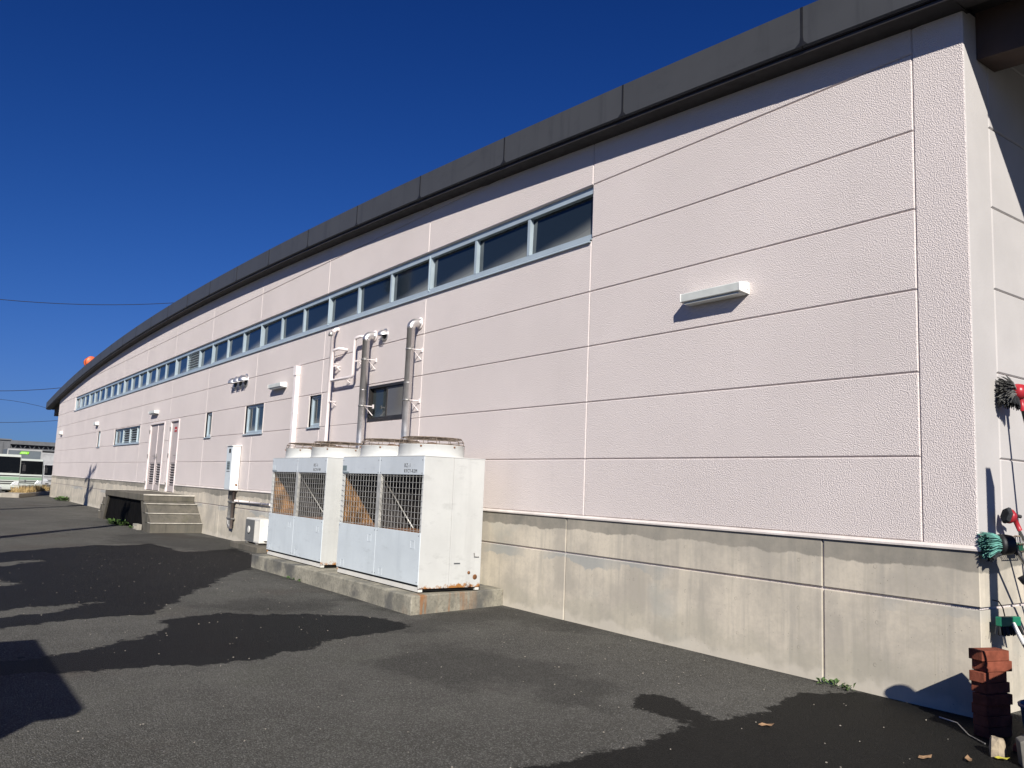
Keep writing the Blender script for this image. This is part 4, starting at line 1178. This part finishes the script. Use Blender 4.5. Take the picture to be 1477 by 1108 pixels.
tag(r, 'unseen long-shafted scoop with a ring grip, shaped for its wall shadow', 'scoop')

# unseen box added as a shed, its roof shaped to shade the asphalt
r = empty('unseen_shed', (-.62, -7.55, 0)); hx, hy, hz = 1.02, .78, 2.06
MB().box(-hx, hx, -hy, hy, .06, hz).build('walls', 'shed_metal', r, .01)
MB().box(-hx + .04, hx - .04, -hy + .04, hy - .04, 0, .06).build('footing', 'concrete_plain', r)
MB().prism([(-hy - .06, hz + .001), (hy + .06, hz + .001), (hy + .09, hz + .05), (hy + .06, hz + .14), (-hy - .06, hz + .10)], -hx - .13, hx + .13, 'x').build('roof', 'roof_sheet', r, .01)
for s in (-1, 1):
    MB().box(s * .5 - .48, s * .5 + .48, hy + .002, hy + .02, .1, hz - .06).build('sliding_door', 'box_grey', r, .004)
    for k in range(7): MB().box(s * .5 - .42 + k * .13, s * .5 - .38 + k * .13, hy + .02, hy + .026, .14, hz - .1).build('pressed_rib', 'box_grey', r)
MB().box(-.06, -.02, hy + .026, hy + .05, .95, 1.15).build('handle', 'galv', r)
tag(r, 'unseen small grey metal shed, added to shade the asphalt', 'shed')

# unseen poles, added to cast the long shadows on yard and wall
def unseen_pole(loc, h, label, arms):
    r = empty('unseen_pole', loc)
    MB().tube([(0, 0, -.1), (0, 0, h)], [.19, .12], 16).build('pole', 'pole_concrete', r)
    for (z_, L, ang) in arms:
        ca, sa = math.cos(ang), math.sin(ang)
        MB().obox((0.14 * -sa, .14 * ca, z_), (L * ca, L * sa, 0), (-.04 * sa, .04 * ca, 0), (0, 0, .045)).build('crossarm', 'galv', r)
        for t in (-.9, -.5, .5, .9):
            MB().lathe([(.02, 0), (.045, .03), (.03, .06), (.045, .09), (.02, .12), (0, .12)], (L * ca * t - .14 * sa, L * sa * t + .14 * ca, z_ + .045), 10).build('insulator', 'white_plastic', r)
        MB().tube([(-.14 * sa + L * .7 * ca, .14 * ca + L * .7 * sa, z_ - .04), (-.12 * sa, .12 * ca, z_ - .55)], .02, 6).build('arm_brace', 'galv', r)
    tag(r, label, 'utility pole', 'unseen poles across the yard')
    return r
p1 = unseen_pole((-22.1, -7.6, 0), 10.0, 'tall unseen pole with a transformer, added for its wall shadow', [(9.6, .8, R(20)), (8.9, .6, R(20))])
MB().lathe([(0, 0), (.26, 0), (.27, .04), (.27, .62), (.24, .7), (0, .72)], (-.42, .1, 7.9), 20).build('transformer', 'box_grey', p1)
MB().tube([(0, 0, 9.7), (-1.6, -.1, 6.2), (-4.2, -.2, .0)], .05, 6).build('shadow_strut', 'galv', p1)  # leaning strut added to slant the shadow on the wall
p2 = unseen_pole((-11.8, -7.0, 0), 7.1, 'shorter unseen pole without transformer, added for its yard shadow', [(6.8, .35, R(20))])

# ------------------------------------------------------------------ siren on the roof
r = empty('roof_siren', (-38.6, .35, roof_top(-38.6) + .02)); r.scale = (.8, .8, .8)
m = MB()
for dx, dy in ((-.2, -.2), (.2, -.2), (.2, .2), (-.2, .2)): m.tube([(dx * 1.3, dy * 1.3, -.05), (dx, dy, .52)], .03, 6)
m.build('stand', 'siren_orange', r)
Mx = Matrix.Rotation(R(90), 3, 'Y')
MB().lathe([(.0, -.42), (.24, -.42), (.30, -.36), (.30, -.12), (.2, -.10), (.2, .10), (.30, .12), (.30, .36), (.24, .42), (0, .42)], (0, 0, .78), 20, M=Mx).build('drum', 'siren_orange', r)
MB().lathe([(.205, -.098), (.212, -.05), (.212, .05), (.205, .098)], (0, 0, .78), 20, M=Mx).build('motor_band', 'rust_dark', r)
for s in (-1, 1):
    for k in range(8):
        a = k * math.pi / 4; MB().obox((s * .24, .305 * math.cos(a), .78 + .305 * math.sin(a)), (.09, 0, 0), (0, -.05 * math.sin(a), .05 * math.cos(a)), (0, .006 * math.cos(a), .006 * math.sin(a))).build('horn_port', 'rust_dark', r)
tag(r, 'orange motor siren on a stand on the roof edge', 'siren')

# ------------------------------------------------------------------ parked trucks and far buildings
def truck(name, front_x, y_right, w, cab_h, body, box, label, mats, rz=0):
    """cab faces +x; y_right is the side next to the warehouse"""
    r = empty(name, (front_x, y_right - w / 2, 0), rz); hw = w / 2; h = cab_h
    A, Bm = mats
    prof = [(-1.55, .42), (-.02, .42), (.0, .50), (.0, h * .50), (-.03, h * .56), (-.22, h * .93), (-.34, h), (-1.5, h), (-1.55, h * .96)]
    MB().prism(prof, -hw, hw, 'y').build('cab', A, r, .035, 3)
    MB().obox((-.118, 0, h * .745), (.0025, 0, .001), (0, hw - .035, 0), (-.105, 0, h * .195)).build('windscreen', 'truck_glass', r)
    MB().box(-.018, .012, -hw + .03, hw - .03, h * .385, h * .455).build('front_band', Bm, r, .008)
    MB().box(.0, .016, -hw + .04, hw - .04, h * .475, h * .495).build('cowl_strip', 'truck_glass', r)
    for k in range(2): MB().box(.002, .018, -hw + .22, hw - .22, h * (.285 + .05 * k), h * (.305 + .05 * k)).build('grille_slot', 'black', r)
    MB().lathe([(0, .01), (.05, .01), (.06, 0)], (.015, 0, h * .35), 14, M=Matrix.Rotation(R(90), 3, 'Y')).build('emblem', 'letter_grey', r)
    MB().prism([(-.35, .28), (.03, .28), (.075, .33), (.07, .46), (.0, .5), (-.35, .5)], -hw - .01, hw + .01, 'y').build('bumper', A, r, .015)
    for s in (-1, 1):
        MB().prism([(s * (hw - .36), .53), (s * (hw - .04), .52), (s * (hw - .02), .70), (s * (hw - .22), .70)] if s > 0 else [(s * (hw - .04), .52), (s * (hw - .36), .53), (s * (hw - .22), .70), (s * (hw - .02), .70)], -.02, .02, 'x').build('headlight', 'headlight', r, .01)
        MB().box(.06, .078, s * (hw - .25) - .1, s * (hw - .25) + .1, .35, .42).build('fog_lamp', 'black', r)
        MB().tube([(-.2, s * hw, h * .78), (-.02, s * (hw + .14), h * .80), (-.02, s * (hw + .14), h * .60)], .012, 6).build('mirror_arm', 'black', r)
        MB().box(-.05, .0, s * (hw + .14) - .07, s * (hw + .14) + .07, h * .60, h * .76).build('mirror', 'black', r, .012)
        MB().prism([(-.28, h * .58), (-.42, h * .91), (-1.2, h * .91), (-1.2, h * .58)], s * hw - (.002 if s < 0 else -.001), s * hw + (.002 if s > 0 else -.001), 'y').build('side_window', 'truck_glass', r)
        for wx in (-.8, -3.6):
            MB().lathe([(.22, -.1), (.33, -.1), (.36, -.07), (.36, .07), (.33, .1), (.22, .1)], (wx, s * (hw - .15), .36), 22, M=Matrix.Rotation(R(90), 3, 'X')).build('tyre', 'tyre', r)
            MB().lathe([(0, -.06), (.12, -.06), (.2, -.09), (.22, -.09), (.22, .09), (.2, .09), (.12, .06), (0, .06)], (wx, s * (hw - .15), .36), 18, M=Matrix.Rotation(R(90), 3, 'X')).build('rim', 'wire_grey', r)
    MB().box(.071, .078, -.17, .17, .33, .42).build('number_plate', 'far_white', r)
    for k in range(4): MB().box(.0785, .080, -.13 + k * .07, -.09 + k * .07, .35, .40).build('plate_mark', 'letter_grey', r)
    for s in (-.35, .25): MB().tube([(-.0, s, h * .56), (-.045, s + .30, h * .60)], .008, 5).build('wiper', 'black', r)
    MB().box(-4.6, -1.5, -hw + .3, hw - .3, .35, .58).build('chassis', 'black', r)
    if box:
        z1, m_ = box
        MB().box(-4.8, -1.72, -hw - .02, hw + .02, .62, z1).build('cargo_box', m_, r, .02)
        MB().box(-1.76, -1.705, -hw - .03, hw + .03, z1 - .07, z1 + .015).build('box_rail', 'far_white', r)
        for s in (-1, 1): MB().box(-1.77, -1.705, s * (hw + .005) - .03, s * (hw + .005) + .03, .62, z1 - .07).build('box_rail', 'far_white', r)
    tag(r, label, 'truck')
    return r
truck('parked_truck', -44.0, -1.42, 1.75, 2.02, None, None, 'pale green truck cab standing alone left of the planter, cut by the picture edge', ('truck_white', 'truck_green'))
t2 = truck('parked_truck', -50.2, .25, 1.68, 1.90, None, (2.44, 'box_grey'), 'white and pale green truck with grey cargo box and bright green logo', ('truck_white', 'truck_green'))
MB().prism([(-.26, 2.17), (.16, 2.17), (.20, 2.20), (.22, 2.32), (-.18, 2.32), (-.24, 2.25)], -1.705, -1.695, 'x').build('logo_plate', 'logo_green', t2)
text_part('NEX', .15, 'logo_pale', t2, Matrix.Translation((-1.692, -.20, 2.19)) @ Matrix.Rotation(R(90), 4, 'Z') @ Matrix.Rotation(R(90), 4, 'X'), shear=.3)
truck('parked_truck', -61.5, 3.35, 1.8, 1.75, None, (2.46, 'far_white'), 'plain white box truck half hidden behind the far corner', ('far_white', 'far_white'))

r = empty('planter', (-45.1, -.92, 0))
ang = math.atan2(2.3, -7.6); ca, sa = math.cos(ang), math.sin(ang)
MB().obox((0, 0, .09), (3.9 * ca, 3.9 * sa, 0), (-.45 * sa, .45 * ca, 0), (0, 0, .1)).build('kerb', 'concrete_plain', r, .02)
m = MB(); rnd = random.Random(21)
for k in range(1500):
    t = rnd.uniform(-.55, .98); q = rnd.uniform(-.35, .35); b = Vector((3.9 * ca * t - q * sa, 3.9 * sa * t + q * ca, .18)); h = rnd.uniform(.15, .42)
    d = Vector((rnd.uniform(-.15, .15), rnd.uniform(-.15, .15), h)); w_ = Vector((rnd.uniform(-1, 1), rnd.uniform(-1, 1), 0)).normalized() * .012
    m.add([b - w_, b + w_, b + d], [(0, 1, 2)])
stuff(m.build('dry_grass', 'straw', r))
tag(r, 'low kerbed planter of dry straw grass before the trucks', 'planter')

# far warehouse with open truss front, and a plain hall next to it
r = empty('far_warehouse', (-96, 0, 0))
ytop = 4.15
MB().box(-12, -.3, 2.3, 40, 0, 3.0).build('back_wall', 'far_steel', r)
MB().prism([(2.0, 4.2), (2.0, 3.80), (42, 3.80), (42, 4.2)], -14, .25, 'x').build('roof', 'far_wall', r)
MB().box(.0, .08, 2.0, 42, 3.25, 3.42).build('lower_chord', 'far_wall', r)
MB().box(-.02, .10, 2.0, 42, 2.90, 3.10).build('white_beam', 'far_white', r)
for k in range(60):
    y_ = 2.1 + k * .42
    MB().obox((.04, y_ + .105, 3.60), (.03, 0, 0), (0, .03, .0), (0, .105 if k % 2 else -.105, .20)).build('truss_strut', 'far_wall', r)
MB().box(-.3, -.2, 2.0, 42, 3.1, 3.79).build('gable_shade', 'eave_steel', r)
for k in range(7): MB().box(-.1, .1, 2.4 + k * 5, 2.6 + k * 5, 0, 2.9).build('column', 'far_white', r)
tag(r, 'far open-fronted warehouse with truss roof edge and white beam', 'building')
r = empty('far_hall', (-86, -13.2, 0)); MB().box(-10, 0, -18, 14.55, 0, 3.9).build('wall', 'far_wall', r)
for k in range(70): MB().box(.001, .03, -17.9 + k * .46, -17.75 + k * .46, .1, 3.75).build('cladding_rib', 'far_wall', r)
MB().box(-10.2, .12, -18.1, 14.62, 3.9, 4.02).build('roof_edge', 'far_steel', r)
tag(r, 'far plain grey ribbed hall next to the truss-fronted warehouse', 'building')

# overhead wires
def wire(pts, label, rad=.016):
    m = MB(); m.tube(pts, rad, 5); o = m.build('overhead_wire', 'wire_black'); tag(o, label, 'wire', 'overhead wires beyond the warehouse')
def dirpt(px, py, dist):
    d = M3 @ Vector(((px - 738.5) / 1183.29, -(py - 554.0) / 1183.29, -1)); k = dist / abs(d.x)
    return Vector((CAMX, CAMY, CAMZ)) + d * k
def wire_through(pix, X, label, rad=.016):
    P = [dirpt(px, py, X) for px, py in pix]
    # quadratic height through three points along y, stretched to both supports
    (y0, z0), (y1, z1), (y2, z2) = [(p.y, p.z) for p in P]
    def z(y): return z0 * (y - y1) * (y - y2) / ((y0 - y1) * (y0 - y2)) + z1 * (y - y0) * (y - y2) / ((y1 - y0) * (y1 - y2)) + z2 * (y - y0) * (y - y1) / ((y2 - y0) * (y2 - y1))
    a, b = y0 - 9, y2 + 12
    wire([(CAMX - X, a + (b - a) * i / 28, z(a + (b - a) * i / 28)) for i in range(29)], label, rad)
wire_through([(0, 432), (130, 439.5), (250, 437)], 62, 'highest sagging wire crossing the sky to the roof', .022)
wire_through([(0, 564), (50, 562.5), (88, 559.5)], 70, 'black wire meeting the tip of the far eave', .022)
wire_through([(0, 576), (45, 583), (85, 594)], 72, 'thin sloping wire just under the far eave', .014)
wire_through([(0, 609.5), (50, 608.5), (85, 606.5)], 74, 'lowest level wire above the far warehouse', .018)
